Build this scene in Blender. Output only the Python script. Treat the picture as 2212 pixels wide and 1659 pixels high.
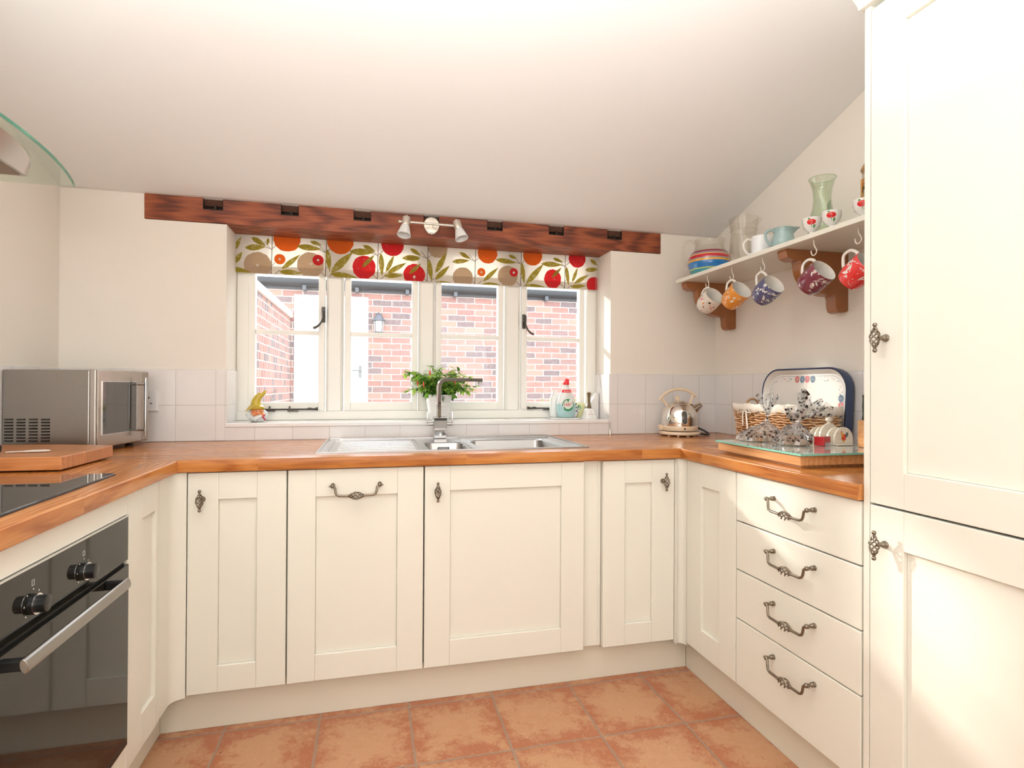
import bpy, bmesh, math, random
from math import sin, cos, pi, radians, sqrt, atan2
from mathutils import Vector, Matrix, Euler
random.seed(7)
for o in list(bpy.data.objects): bpy.data.objects.remove(o)
SC = bpy.context.scene
COL = SC.collection

# ------------------------------------------------------------------ camera
CAM = Vector((0.9945, -2.0149, 1.156))
YAW, PITCH, ROLL, FPX = -0.2435, 0.0043, 0.0052, 1209.3
fw = Vector((-sin(YAW)*cos(PITCH), cos(YAW)*cos(PITCH), sin(PITCH)))
rt0 = Vector((cos(YAW), sin(YAW), 0)); up0 = rt0.cross(fw)
rt = rt0*cos(ROLL) + up0*sin(ROLL); up = -rt0*sin(ROLL) + up0*cos(ROLL)
cd = bpy.data.cameras.new('camera'); cam = bpy.data.objects.new('camera', cd); COL.objects.link(cam)
cd.sensor_width = 36; cd.sensor_fit = 'HORIZONTAL'; cd.lens = FPX/2212*36; cd.clip_start = 0.05; cd.clip_end = 200
M = Matrix((rt, up, -fw)).transposed().to_4x4(); M.translation = CAM
cam.matrix_world = M
SC.camera = cam

# ------------------------------------------------------------------ world, sun, lights, exposure
SC.view_settings.view_transform = 'Standard'; SC.view_settings.look = 'None'
SC.view_settings.gamma = 1; SC.view_settings.use_curve_mapping = False
SC.view_settings.exposure = 0.12
w = bpy.data.worlds.new('world'); SC.world = w; w.use_nodes = True
bg = w.node_tree.nodes['Background']; bg.inputs[0].default_value = (0.92, 0.96, 1.0, 1); bg.inputs[1].default_value = 4.3

def light(name, kind, loc, energy, color=(1, 1, 1), direction=None, **kw):
    l = bpy.data.lights.new(name, kind); l.energy = energy; l.color = color
    for k, v in kw.items(): setattr(l, k, v)
    o = bpy.data.objects.new(name, l); COL.objects.link(o); o.location = loc
    if direction is not None: o.rotation_euler = Vector(direction).to_track_quat('-Z', 'Y').to_euler()
    return o
light('sun', 'SUN', (-3, 6, 6), 3.3, (1.0, 0.965, 0.90), (.85, -1.0, -0.475), angle=radians(3.2))
# daylight entering through the window (portal)
pl = light('window_portal', 'AREA', (1.28, 1.02, 1.45), 1, (1, 1, 1), (0, -1, 0), shape='RECTANGLE', size=1.8, size_y=1.0)
pl.data.cycles.is_portal = True
# added up-light, standing in for flash bounced off the sloped ceiling
light('ceiling_bounce', 'AREA', (0.80, -1.70, 1.80), 58, (0.955, 0.985, 1.0), (0, 0, 1), shape='RECTANGLE', size=1.9, size_y=1.0)
light('front_fill', 'AREA', (1.1, -3.3, 1.75), 40, (0.94, 0.98, 1.0), (0.0, 1, 0.62), shape='RECTANGLE', size=2.6, size_y=2.2)  # unseen soft fill behind the camera, added to brighten the room from the front
light('camera_flash', 'AREA', (0.64, -2.1, 1.44), 3.0, (1.0, 0.98, 0.95), (0.1, 1, 0.02), shape='DISK', size=0.07)

# ------------------------------------------------------------------ material helpers
class NT:
    def __init__(s, name):
        s.m = bpy.data.materials.new(name); s.m.use_nodes = True; s.t = s.m.node_tree
        s.n = s.t.nodes; s.l = s.t.links; s.b = s.n['Principled BSDF']; s.out = s.n['Material Output']
    def new(s, ty, **kw):
        x = s.n.new(ty)
        for k, v in kw.items():
            if k[0] == '_': x.inputs[k[1:].replace('_', ' ')].default_value = v
            else: setattr(x, k, v)
        return x
    def link(s, a, b): s.l.new(a, b)
    def set(s, inp, v):
        if hasattr(v, 'links'): s.link(v, inp)
        else: inp.default_value = v
    def math(s, op, a, b=0.0, c=0.0, clamp=False):
        x = s.n.new('ShaderNodeMath'); x.operation = op; x.use_clamp = clamp
        s.set(x.inputs[0], a); s.set(x.inputs[1], b)
        if len(x.inputs) > 2: s.set(x.inputs[2], c)
        return x.outputs[0]
    def mix(s, f, a, b):
        x = s.n.new('ShaderNodeMix'); x.data_type = 'RGBA'
        s.set(x.inputs[0], f)
        for i, v in ((6, a), (7, b)):
            if hasattr(v, 'links'): s.link(v, x.inputs[i])
            else: x.inputs[i].default_value = (*v, 1)
        return x.outputs[2]
    def coord(s): return s.new('ShaderNodeTexCoord').outputs['Object']
    def map(s, vec, scale=(1, 1, 1), loc=(0, 0, 0), rot=(0, 0, 0)):
        x = s.n.new('ShaderNodeMapping'); s.link(vec, x.inputs[0])
        x.inputs['Scale'].default_value = scale; x.inputs['Location'].default_value = loc; x.inputs['Rotation'].default_value = rot
        return x.outputs[0]
    def noise(s, vec, scale, detail=3, rough=.5, dist=0):
        x = s.n.new('ShaderNodeTexNoise'); s.link(vec, x.inputs['Vector'])
        x.inputs['Scale'].default_value = scale; x.inputs['Detail'].default_value = detail
        x.inputs['Roughness'].default_value = rough; x.inputs['Distortion'].default_value = dist
        return x.outputs['Fac']
    def ramp(s, f, stops):
        x = s.n.new('ShaderNodeValToRGB'); s.link(f, x.inputs[0]); cr = x.color_ramp
        while len(cr.elements) < len(stops): cr.elements.new(.5)
        for e, (p, c) in zip(cr.elements, stops): e.position = p; e.color = (*c, 1) if len(c) == 3 else c
        return x.outputs[0]
    def bump(s, h, strength=.3, dist=.001):
        x = s.n.new('ShaderNodeBump'); s.link(h, x.inputs['Height'])
        x.inputs['Strength'].default_value = strength; x.inputs['Distance'].default_value = dist
        s.link(x.outputs[0], s.b.inputs['Normal'])
    def base(s, v): s.set(s.b.inputs['Base Color'], v if hasattr(v, 'links') else (*v, 1))
    def p(s, rough=None, metal=None, spec=None, coat=None, coatr=None, emis=None, es=None):
        for k, v in (('Roughness', rough), ('Metallic', metal), ('Specular IOR Level', spec), ('Coat Weight', coat), ('Coat Roughness', coatr), ('Emission Strength', es)):
            if v is not None: s.b.inputs[k].default_value = v
        if emis: s.b.inputs['Emission Color'].default_value = (*emis, 1)
        return s.m

def srgb(r, g, b):
    f = lambda c: (c/255/12.92) if c/255 <= .04045 else ((c/255+.055)/1.055)**2.4
    return (f(r), f(g), f(b))
def plain(name, c, rough=.5, metal=0, spec=.5, coat=0, bump=0, bscale=200, var=0):
    n = NT(name)
    if var or bump:
        v = n.coord(); k = n.noise(v, bscale, 3)
        if var: n.base(n.mix(k, tuple(max(0, x*(1-var)) for x in c), tuple(min(1, x*(1+var)) for x in c)))
        else: n.base(c)
        if bump: n.bump(k, bump, .001)
    else: n.base(c)
    return n.p(rough, metal, spec, coat)

# walls, ceiling
def wallmat(name, c):
    n = NT(name); v = n.coord()
    n.base(n.mix(n.noise(v, 1.7, 3), tuple(x*.975 for x in c), c)); n.bump(n.noise(v, 55, 4), .12, .002)
    return n.p(.85, spec=.2)
M_wall = wallmat('cream_wall_paint', (.885, .825, .745))
M_ceil = wallmat('ceiling_paint', (.90, .88, .86))
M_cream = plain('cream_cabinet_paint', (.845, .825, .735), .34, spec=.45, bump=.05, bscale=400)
M_carc = plain('cabinet_carcass', (.72, .66, .56), .6)
M_gap = plain('dark_gap', (.05, .035, .02), .8)
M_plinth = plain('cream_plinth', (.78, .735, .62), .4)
M_frame = plain('window_cream_paint', (.92, .905, .845), .35, bump=.03, bscale=60)
M_white = plain('white_plastic', (.85, .85, .85), .3)
M_whitegloss = plain('white_ceramic', (.86, .85, .82), .12, coat=.5)
M_creamcer = plain('cream_ceramic', (.83, .76, .64), .15, coat=.5)
M_black = plain('black_plastic', (.012, .012, .012), .3)
M_dark = plain('dark_void', (.01, .01, .01), .6)
M_iron = plain('pewter_metal', (.25, .21, .165), .30, metal=1, bump=.1, bscale=500)
M_ironwin = plain('dark_iron', (.09, .08, .07), .4, metal=.7)
M_chrome = plain('chrome', (.46, .45, .44), .07, metal=1)
M_nickel = plain('brushed_nickel', (.72, .67, .60), .28, metal=1)
M_silver = plain('silver_trim', (.75, .75, .75), .2, metal=1)

def steel(name, c=(.62, .60, .57), r=.28, axis=0):
    n = NT(name); v = n.coord(); sc = [400, 400, 400]; sc[axis] = 4
    k = n.noise(n.map(v, tuple(sc)), 1, 2); n.base(n.mix(k, tuple(x*.9 for x in c), c)); n.bump(k, .06, .0005)
    return n.p(r, 1)
M_steel = steel('brushed_steel'); M_steelx = steel('sink_steel', (.46, .455, .45), .27)
M_steelmw = steel('microwave_steel', (.40, .385, .355), .33, 0)

def thin_glass(name, tint=(1, 1, 1), alpha=.08, rough=.02, edge=.35, gain=.8):
    n = NT(name)
    tr = n.new('ShaderNodeBsdfTransparent'); tr.inputs[0].default_value = (*tint, 1)
    gl = n.new('ShaderNodeBsdfGlossy'); gl.inputs['Roughness'].default_value = rough
    lw = n.new('ShaderNodeLayerWeight'); lw.inputs[0].default_value = edge
    f = n.math('MULTIPLY_ADD', lw.outputs['Facing'], gain, alpha, True)
    mx = n.new('ShaderNodeMixShader'); n.link(f, mx.inputs[0]); n.link(tr.outputs[0], mx.inputs[1]); n.link(gl.outputs[0], mx.inputs[2])
    n.link(mx.outputs[0], n.out.inputs[0]); return n.m
M_pane = thin_glass('window_glass', (.97, .985, .98), .02, .01, .1)
M_jug = thin_glass('clear_glass', (.975, .97, .95), .02, .03, .18, .5)
M_carafe = thin_glass('green_tinted_glass', (.91, .955, .89), .03, .03, .2, .5)
M_hoodglass = thin_glass('hood_glass', (.90, .955, .90), .05, .02, .12)
M_glassedge = plain('green_glass_edge', (.16, .50, .36), .1, spec=.6)
M_frost = NT('frosted_glass'); M_frost.base((.88, .88, .87)); M_frost.b.inputs['Transmission Weight'].default_value = .12; M_frost = M_frost.p(.45)

def tilemat(name, axis, w=.159, h=.1565, px=.484, pz=1.223, c=(.83, .80, .785)):
    n = NT(name); v = n.coord(); sp = n.new('ShaderNodeSeparateXYZ'); n.link(v, sp.inputs[0])
    a = sp.outputs[axis]; z = sp.outputs[2]
    def edge(val, per, ph):
        u = n.math('FRACT', n.math('DIVIDE', n.math('SUBTRACT', val, ph - 40*per), per))
        return n.math('MULTIPLY', n.math('MINIMUM', u, n.math('SUBTRACT', 1, u)), per), n.math('FLOOR', n.math('DIVIDE', n.math('SUBTRACT', val, ph - 40*per), per))
    ex, ix = edge(a, w, px); ez, iz = edge(z, h, pz)
    e = n.math('MINIMUM', ex, ez)
    g = n.math('SUBTRACT', 1, n.math('DIVIDE', e, .0022, clamp=True))
    g = n.math('MAXIMUM', g, 0)
    cb = n.new('ShaderNodeCombineXYZ'); n.link(ix, cb.inputs[0]); n.link(iz, cb.inputs[1])
    wn = n.new('ShaderNodeTexWhiteNoise'); wn.noise_dimensions = '2D'; n.link(cb.outputs[0], wn.inputs['Vector'])
    tc = n.mix(n.math('MULTIPLY', wn.outputs['Value'], .6), c, tuple(x*.95 for x in c))
    n.base(n.mix(g, tc, (.60, .56, .53)))
    hgt = n.math('ADD', n.math('MULTIPLY', n.math('SUBTRACT', 1, g), .6), n.math('MULTIPLY', n.noise(v, 22, 2), .9))
    n.bump(hgt, .45, .0022)
    n.b.inputs['Roughness'].default_value = .12
    return n.p(coat=.3)
M_tilex = tilemat('glossy_white_tile_back', 0); M_tiley = tilemat('glossy_white_tile_side', 1, px=.691)

def floor_mat():
    n = NT('terracotta_floor_tile'); v = n.coord()
    wob = n.noise(v, 9, 2); wob2 = n.noise(n.map(v, loc=(5, 3, 1)), 9, 2)
    sp = n.new('ShaderNodeSeparateXYZ'); n.link(v, sp.inputs[0])
    x = n.math('ADD', sp.outputs[0], n.math('MULTIPLY', n.math('SUBTRACT', wob, .5), .012))
    y = n.math('ADD', sp.outputs[1], n.math('MULTIPLY', n.math('SUBTRACT', wob2, .5), .012))
    def cell(val, per, ph):
        q = n.math('DIVIDE', n.math('SUBTRACT', val, ph - 40*per), per); u = n.math('FRACT', q)
        return n.math('MULTIPLY', n.math('MINIMUM', u, n.math('SUBTRACT', 1, u)), per), n.math('FLOOR', q)
    ex, ix = cell(x, .305, .518); ey, iy = cell(y, .318, .033)
    e = n.math('MINIMUM', ex, ey)
    cb = n.new('ShaderNodeCombineXYZ'); n.link(ix, cb.inputs[0]); n.link(iy, cb.inputs[1])
    wn = n.new('ShaderNodeTexWhiteNoise'); wn.noise_dimensions = '2D'; n.link(cb.outputs[0], wn.inputs['Vector'])
    off = n.new('ShaderNodeVectorMath', operation='ADD'); n.link(v, off.inputs[0])
    sc = n.new('ShaderNodeVectorMath', operation='SCALE'); n.link(wn.outputs['Color'], sc.inputs[0]); sc.inputs['Scale'].default_value = 9; n.link(sc.outputs[0], off.inputs[1])
    vv = off.outputs[0]
    n1 = n.noise(vv, 7, 6, .65, .6); n2 = n.noise(vv, 26, 5, .6); n3 = n.noise(vv, 110, 3, .6)
    # dark worn patches gather towards the tile edges
    k = n.math('ADD', n1, n.math('MULTIPLY', n.math('SUBTRACT', .050, e), 3.2))
    k = n.math('ADD', k, n.math('ADD', n.math('MULTIPLY', n.math('SUBTRACT', n2, .5), .75), n.math('MULTIPLY', n.math('SUBTRACT', n3, .5), .45)))
    patch = n.ramp(k, [(.43, (0, 0, 0)), (.68, (1, 1, 1))])
    pale = n.mix(n2, (.50, .225, .10), (.60, .335, .185)); pale = n.mix(n.math('MULTIPLY', n3, .35), pale, (.70, .44, .28))
    red = n.mix(n1, (.34, .095, .038), (.48, .155, .07))
    col = n.mix(n.math('MULTIPLY', patch, .85), pale, red)
    col = n.mix(n.ramp(n.noise(vv, 190, 1), [(.74, (0, 0, 0)), (.78, (1, 1, 1))]), col, (.84, .62, .45))
    col = n.mix(n.ramp(n.noise(vv, 60, 2), [(.22, (1, 1, 1)), (.27, (0, 0, 0))]), col, (.25, .07, .03))
    g = n.ramp(e, [(.0020, (1, 1, 1)), (.0046, (0, 0, 0))])
    col = n.mix(g, col, n.mix(n3, (.20, .15, .11), (.46, .38, .30)))
    n.base(col)
    n.bump(n.math('ADD', n.math('MULTIPLY', n.math('SUBTRACT', 1, g), 1.0), n.math('MULTIPLY', n2, .25)), .5, .002)
    n.b.inputs['Roughness'].default_value = .42
    return n.m
M_floor = floor_mat()

def woodmat(name, axis, c1, c2, c3, rough=.22, stave=True, coat=.0, dark=1.0, sw=.042, sl=.7):
    """grain runs along axis"""
    n = NT(name); v = n.coord(); sp = n.new('ShaderNodeSeparateXYZ'); n.link(v, sp.inputs[0])
    L = sp.outputs[axis]; A = sp.outputs[1 if axis == 0 else 0]; Z = sp.outputs[2] if axis != 2 else sp.outputs[1]
    cb = n.new('ShaderNodeCombineXYZ'); n.link(L, cb.inputs[0]); n.link(A, cb.inputs[1]); n.link(Z, cb.inputs[2]); vec = cb.outputs[0]
    if stave:
        iy = n.math('FLOOR', n.math('DIVIDE', A, sw))
        ix = n.math('FLOOR', n.math('ADD', n.math('DIVIDE', L, sl), n.math('MULTIPLY', n.math('FRACT', n.math('MULTIPLY', iy, .381966)), 7)))
        c = n.new('ShaderNodeCombineXYZ'); n.link(ix, c.inputs[0]); n.link(iy, c.inputs[1])
        wn = n.new('ShaderNodeTexWhiteNoise'); wn.noise_dimensions = '2D'; n.link(c.outputs[0], wn.inputs['Vector'])
        sc = n.new('ShaderNodeVectorMath', operation='SCALE'); n.link(wn.outputs['Color'], sc.inputs[0]); sc.inputs['Scale'].default_value = 3
        ad = n.new('ShaderNodeVectorMath', operation='ADD'); n.link(vec, ad.inputs[0]); n.link(sc.outputs[0], ad.inputs[1]); vec = ad.outputs[0]
    g1 = n.noise(n.map(vec, (3, 60, 60)), 1, 4, .55, 1.4); g2 = n.noise(n.map(vec, (14, 260, 260)), 1, 3, .6)
    wv = n.new('ShaderNodeTexWave', wave_type='RINGS', rings_direction='Z'); n.link(n.map(vec, (1.0, 8, 8)), wv.inputs[0])
    wv.inputs['Scale'].default_value = 2.2; wv.inputs['Distortion'].default_value = 9; wv.inputs['Detail'].default_value = 3
    k = n.math('ADD', n.math('MULTIPLY', g1, .72), n.math('MULTIPLY', wv.outputs['Fac'], .28))
    col = n.ramp(k, [(.25, c1), (.5, c2), (.8, c3)])
    col = n.mix(n.math('MULTIPLY', n.ramp(g2, [(.5, (0, 0, 0)), (.72, (1, 1, 1))]), .28), col, c1)
    if stave: col = n.mix(n.math('MULTIPLY', wn.outputs['Value'], .45), col, tuple(x*.62 for x in c2))
    n.base(col); n.bump(g2, .04, .0006); n.b.inputs['Roughness'].default_value = rough
    return n.p(coat=coat, coatr=.08, spec=.4)
OC = ((.33, .09, .019), (.56, .205, .048), (.70, .31, .09))
M_oakx = woodmat('oiled_oak_along_back', 0, *OC); M_oaky = woodmat('oiled_oak_along_side', 1, *OC)
M_board = woodmat('chopping_board_wood', 0, (.48, .17, .05), (.60, .24, .08), (.68, .30, .12), .3, True, .1, sw=.05, sl=.25)
M_boardr = woodmat('pale_chopping_board_wood', 1, (.55, .25, .09), (.68, .34, .14), (.74, .42, .20), .35, False, .1)
M_beam = woodmat('stained_pine_beam', 0, (.085, .018, .008), (.27, .062, .022), (.42, .115, .042), .5, False, .1)
M_pocket = plain('mortise_shade', (.035, .02, .012), .8, bump=.3, bscale=60, var=.3)  # near-black tone stands in for the shade inside the mortise holes
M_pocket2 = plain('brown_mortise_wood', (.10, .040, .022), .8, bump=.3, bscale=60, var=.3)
M_bracket = plain('stained_bracket_wood', (.34, .125, .04), .35, coat=.2, var=.22, bscale=16)

def brickmat(name, axis):
    n = NT(name); v = n.coord(); sp = n.new('ShaderNodeSeparateXYZ'); n.link(v, sp.inputs[0])
    cb = n.new('ShaderNodeCombineXYZ'); n.link(sp.outputs[axis], cb.inputs[0]); n.link(sp.outputs[2], cb.inputs[1])
    ns = n.new('ShaderNodeTexNoise'); n.link(v, ns.inputs['Vector']); ns.inputs['Scale'].default_value = 12
    sc = n.new('ShaderNodeVectorMath', operation='SCALE'); n.link(ns.outputs['Color'], sc.inputs[0]); sc.inputs['Scale'].default_value = .012
    ad = n.new('ShaderNodeVectorMath', operation='ADD'); n.link(cb.outputs[0], ad.inputs[0]); n.link(sc.outputs[0], ad.inputs[1])
    b = n.new('ShaderNodeTexBrick'); n.link(ad.outputs[0], b.inputs[0])
    b.offset = .5; b.squash = 1
    for k, val in (('Color1', (0, 0, 0, 1)), ('Color2', (1, 1, 1, 1)), ('Mortar', (.5, .5, .5, 1)), ('Scale', 1), ('Mortar Size', .0065), ('Mortar Smooth', .2), ('Bias', 0), ('Brick Width', .232 if axis == 0 else .125), ('Row Height', .0765)):
        b.inputs[k].default_value = val
    col = n.ramp(b.outputs['Color'], [(0, (.10, .09, .11)), (.22, (.15, .12, .135)), (.30, (.30, .13, .11)), (.5, (.38, .17, .14)), (.75, (.26, .115, .11)), (1, (.46, .235, .18))])
    col = n.mix(n.math('MULTIPLY', n.noise(v, 25, 5), .6), col, (.48, .34, .31))
    col = n.mix(b.outputs['Fac'], col, (.50, .45, .42)); n.base(col)
    n.bump(n.math('ADD', n.math('MULTIPLY', n.math('SUBTRACT', 1, b.outputs['Fac']), 1), n.math('MULTIPLY', n.noise(v, 60, 3), .4)), .6, .008)
    return n.p(.9, spec=.15)
M_brick = brickmat('red_brick_front', 0); M_bricky = brickmat('red_brick_side', 1)

# ------------------------------------------------------------------ mesh helpers
class MB:
    def __init__(s, M=None): s.v = []; s.f = []; s.mi = []; s.cur = 0; s.M = M
    def add(s, vs, fs):
        b = len(s.v)
        for p in vs:
            p = Vector(p); s.v.append(s.M @ p if s.M else p)
        for f in fs: s.f.append([b+i for i in f]); s.mi.append(s.cur)
        return s
    def box(s, x0, x1, y0, y1, z0, z1):
        vs = [(x, y, z) for x in (x0, x1) for y in (y0, y1) for z in (z0, z1)]
        return s.add(vs, [(0, 1, 3, 2), (4, 6, 7, 5), (0, 4, 5, 1), (2, 3, 7, 6), (0, 2, 6, 4), (1, 5, 7, 3)])
    def prism(s, poly, ax, lo, hi):
        """poly in the two other axes (cyclic order of remaining axes x<y<z)"""
        def P(a, b, c): return {0: (c, a, b), 1: (a, c, b), 2: (a, b, c)}[ax]
        n = len(poly); vs = [P(a, b, lo) for a, b in poly] + [P(a, b, hi) for a, b in poly]
        return s.add(vs, [list(range(n)), list(range(2*n-1, n-1, -1))] + [(i, (i+1) % n, n+(i+1) % n, n+i) for i in range(n)])
    def lathe(s, prof, c=(0, 0, 0), seg=32, ax='z', closed=False, sx=1, sy=1):
        vs = []; c = Vector(c)
        for r, z in prof:
            for k in range(seg):
                a = 2*pi*k/seg; p = (r*cos(a)*sx, r*sin(a)*sy, z)
                if ax == 'x': p = (p[2], p[0], p[1])
                elif ax == 'y': p = (p[0], p[2], p[1])
                vs.append(c+Vector(p))
        n = len(prof); fs = []
        for i in range(n-1 if not closed else n):
            j = (i+1) % n
            for k in range(seg): fs.append((i*seg+k, i*seg+(k+1) % seg, j*seg+(k+1) % seg, j*seg+k))
        if not closed:
            if prof[0][0] > 1e-6: fs.append(list(range(seg-1, -1, -1)))
            if prof[-1][0] > 1e-6: fs.append([(n-1)*seg+k for k in range(seg)])
        return s.add(vs, fs)
    def shell(s, prof, t, c=(0, 0, 0), seg=36, **kw):
        """open vessel with wall thickness t; prof from bottom up (outer)"""
        inner = [(max(r-t, 0.0005), z) for r, z in reversed(prof)]
        inner[-1] = (inner[-1][0], inner[-1][1]+t)
        return s.lathe([(0.0001, prof[0][1])] + prof + inner + [(0.0001, prof[0][1]+t)], c, seg, **kw)
    def tube(s, pts, r, seg=10, caps=True, flat=None, sm=0):
        pts = [Vector(p) for p in pts]; n = len(pts); rs = r if isinstance(r, (list, tuple)) else [r]*n
        if sm:
            q = []; qr = []
            for i in range(n-1):
                p0, p1, p2, p3 = pts[max(i-1, 0)], pts[i], pts[i+1], pts[min(i+2, n-1)]
                for k in range(sm):
                    t = k/sm; q.append(.5*((2*p1)+(p2-p0)*t+(2*p0-5*p1+4*p2-p3)*t*t+(3*p1-p0-3*p2+p3)*t**3)); qr.append(rs[i]+(rs[i+1]-rs[i])*t)
            q.append(pts[-1]); qr.append(rs[-1]); pts = q; rs = qr; n = len(pts)
        vs = []; prev = None
        for i, p in enumerate(pts):
            d = (pts[min(i+1, n-1)]-pts[max(i-1, 0)]).normalized()
            if prev is None:
                a = Vector((0, 0, 1)) if abs(d.z) < .9 else Vector((0, 1, 0)); u = d.cross(a).normalized()
            else:
                u = (prev - d*prev.dot(d)); u = u.normalized() if u.length > 1e-6 else d.orthogonal().normalized()
            prev = u; w_ = d.cross(u)
            for k in range(seg):
                a = 2*pi*k/seg; fa, fb = flat if flat else (1, 1)
                vs.append(p + u*(cos(a)*rs[i]*fa) + w_*(sin(a)*rs[i]*fb))
        fs = [(i*seg+k, i*seg+(k+1) % seg, (i+1)*seg+(k+1) % seg, (i+1)*seg+k) for i in range(n-1) for k in range(seg)]
        if caps: fs += [list(range(seg-1, -1, -1)), [(n-1)*seg+k for k in range(seg)]]
        return s.add(vs, fs)
    def ball(s, c, r, seg=16, rings=10, sc=(1, 1, 1)):
        prof = [(max(r*sin(pi*i/rings), 1e-5), -r*cos(pi*i/rings)) for i in range(rings+1)]
        c = Vector(c); vs = []
        for rr, z in prof:
            for k in range(seg): a = 2*pi*k/seg; vs.append(c+Vector((rr*cos(a)*sc[0], rr*sin(a)*sc[1], z*sc[2])))
        fs = [(i*seg+k, i*seg+(k+1) % seg, (i+1)*seg+(k+1) % seg, (i+1)*seg+k) for i in range(rings) for k in range(seg)]
        return s.add(vs, fs)
    def torus(s, c, R, r, ax='z', seg=40, rs=8, a0=0, a1=2*pi):
        pts = []
        for i in range(seg+1):
            a = a0+(a1-a0)*i/seg; p = (R*cos(a), R*sin(a), 0)
            if ax == 'y': p = (p[0], 0, p[1])
            if ax == 'x': p = (0, p[0], p[1])
            pts.append(Vector(c)+Vector(p))
        return s.tube(pts, r, rs)

def wm(o):
    m = Matrix.Identity(4)
    while o is not None:
        l = Matrix.LocRotScale(o.location, o.rotation_euler, o.scale); m = l @ m; o = o.parent
    return m
def build(name, mb, mats, parent=None, smooth=None, bevel=0, bseg=2, recalc=True):
    if not isinstance(mats, (list, tuple)): mats = [mats]
    inv = wm(parent).inverted() if parent else None
    me = bpy.data.meshes.new(name)
    vs = [inv @ v for v in mb.v] if inv else mb.v
    me.from_pydata([tuple(v) for v in vs], [], mb.f)
    for m in mats: me.materials.append(m)
    me.polygons.foreach_set('material_index', mb.mi)
    if recalc:
        bm = bmesh.new(); bm.from_mesh(me); bmesh.ops.recalc_face_normals(bm, faces=bm.faces); bm.to_mesh(me); bm.free()
    if smooth:
        me.polygons.foreach_set('use_smooth', [True]*len(me.polygons)); me.set_sharp_from_angle(angle=radians(smooth))
    me.update()
    o = bpy.data.objects.new(name, me); COL.objects.link(o)
    if parent: o.parent = parent
    if bevel:
        b = o.modifiers.new('bevel', 'BEVEL'); b.width = bevel; b.segments = bseg; b.limit_method = 'ANGLE'; b.angle_limit = radians(40)
    return o
def pieces(name, mb, mats, parent=None, **kw):
    """link every separate piece of MB as a part of its own"""
    par = list(range(len(mb.v)))
    def find(a):
        while par[a] != a: par[a] = par[par[a]]; a = par[a]
        return a
    for f in mb.f:
        r = find(f[0])
        for k in f[1:]: par[find(k)] = r
    groups = {}
    for f, m in zip(mb.f, mb.mi): groups.setdefault(find(f[0]), []).append((f, m))
    out = []
    for g in groups.values():
        q = MB(); idx = {}
        for f, m in g:
            for k in f:
                if k not in idx: idx[k] = len(q.v); q.v.append(mb.v[k])
            q.f.append([idx[k] for k in f]); q.mi.append(m)
        out.append(build(name, q, mats, parent, **kw))
    return out
def tag(o, label, cat, group=None, kind=None):
    if label: o['label'] = label
    if cat: o['category'] = cat
    if group: o['group'] = group
    if kind: o['kind'] = kind
    return o
def thing(name, label, cat, loc, group=None, rz=0):
    o = bpy.data.objects.new(name, None); COL.objects.link(o); o.location = loc; o.rotation_euler = (0, 0, rz)
    o.empty_display_size = .05
    return tag(o, label, cat, group)
def struct(name, mb, m, **kw):
    o = build(name, mb, m, **kw); o['kind'] = 'structure'; return o
def frame(o, A, N):
    """local (a, n, z) -> world"""
    A = Vector(A); N = Vector(N)
    m = Matrix((A, N, (0, 0, 1))).transposed().to_4x4(); m.translation = Vector(o); return m
def text_mesh(name, s, size, M4, mat, parent, depth=.0004):
    cu = bpy.data.curves.new(name, 'FONT'); cu.body = s; cu.size = size; cu.align_x = 'CENTER'; cu.align_y = 'CENTER'; cu.extrude = depth
    tmp = bpy.data.objects.new('tmp_text', cu); COL.objects.link(tmp)
    dg = bpy.context.evaluated_depsgraph_get(); dg.update(); me = bpy.data.meshes.new_from_object(tmp.evaluated_get(dg))
    bpy.data.objects.remove(tmp)
    inv = wm(parent).inverted() if parent else Matrix.Identity(4)
    me.transform(inv @ M4); me.materials.clear(); me.materials.append(mat); me.name = name
    o = bpy.data.objects.new(name, me); COL.objects.link(o); o.parent = parent; return o
def facing(loc, right, upv):
    r = Vector(right).normalized(); u = Vector(upv).normalized(); n = r.cross(u)
    m = Matrix((r, u, n)).transposed().to_4x4(); m.translation = Vector(loc); return m

W = .691; WL = -.271; WR = 2.815; ZT = .91; ZB = .87; XL = .366; XR = 2.211; FD = .018
WX0, WX1, ZS = .363, 2.194, .987
YB = -3.4
def zc(y): return 1.972 + .342*(W-y)

# ------------------------------------------------------------------ the room
struct('floor', MB().box(WL-.1, WR+.1, YB-.1, W+.3, -.06, 0), M_floor)
b = MB()
WT = 1.0
b.box(WL-.12, WX0, W, WT, -.06, 1.866).box(WX1, WR+.12, W, WT, -.06, 1.866)
b.box(WX0, WX1, W, WT, -.06, ZS-.018)
b.box(WL-.12, .0405, W, WT, 1.866, 2.1).box(2.4775, WR+.12, W, WT, 1.866, 2.1)
b.box(.0405, 2.4775, .855, WT, 1.93, 2.1).box(.0405, WX0, .855, WT, 1.866, 1.93).box(WX1, 2.4775, .855, WT, 1.866, 1.93)
b.box(.0405, 2.4775, W, .855, 1.976, 2.1)
struct('wall_back', b, M_wall)
struct('wall_left', MB().prism([(W, -.06), (YB, -.06), (YB, zc(YB)+.1), (W, zc(W)+.05)], 0, WL-.12, WL), M_wall)
struct('wall_right', MB().prism([(W, -.06), (YB, -.06), (YB, zc(YB)+.1), (W, zc(W)+.05)], 0, WR, WR+.12), M_wall)
struct('wall_front', MB().box(WL-.12, WR+.12, YB-.12, YB, -.06, zc(YB)+.1), M_wall)
b = MB()
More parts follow.
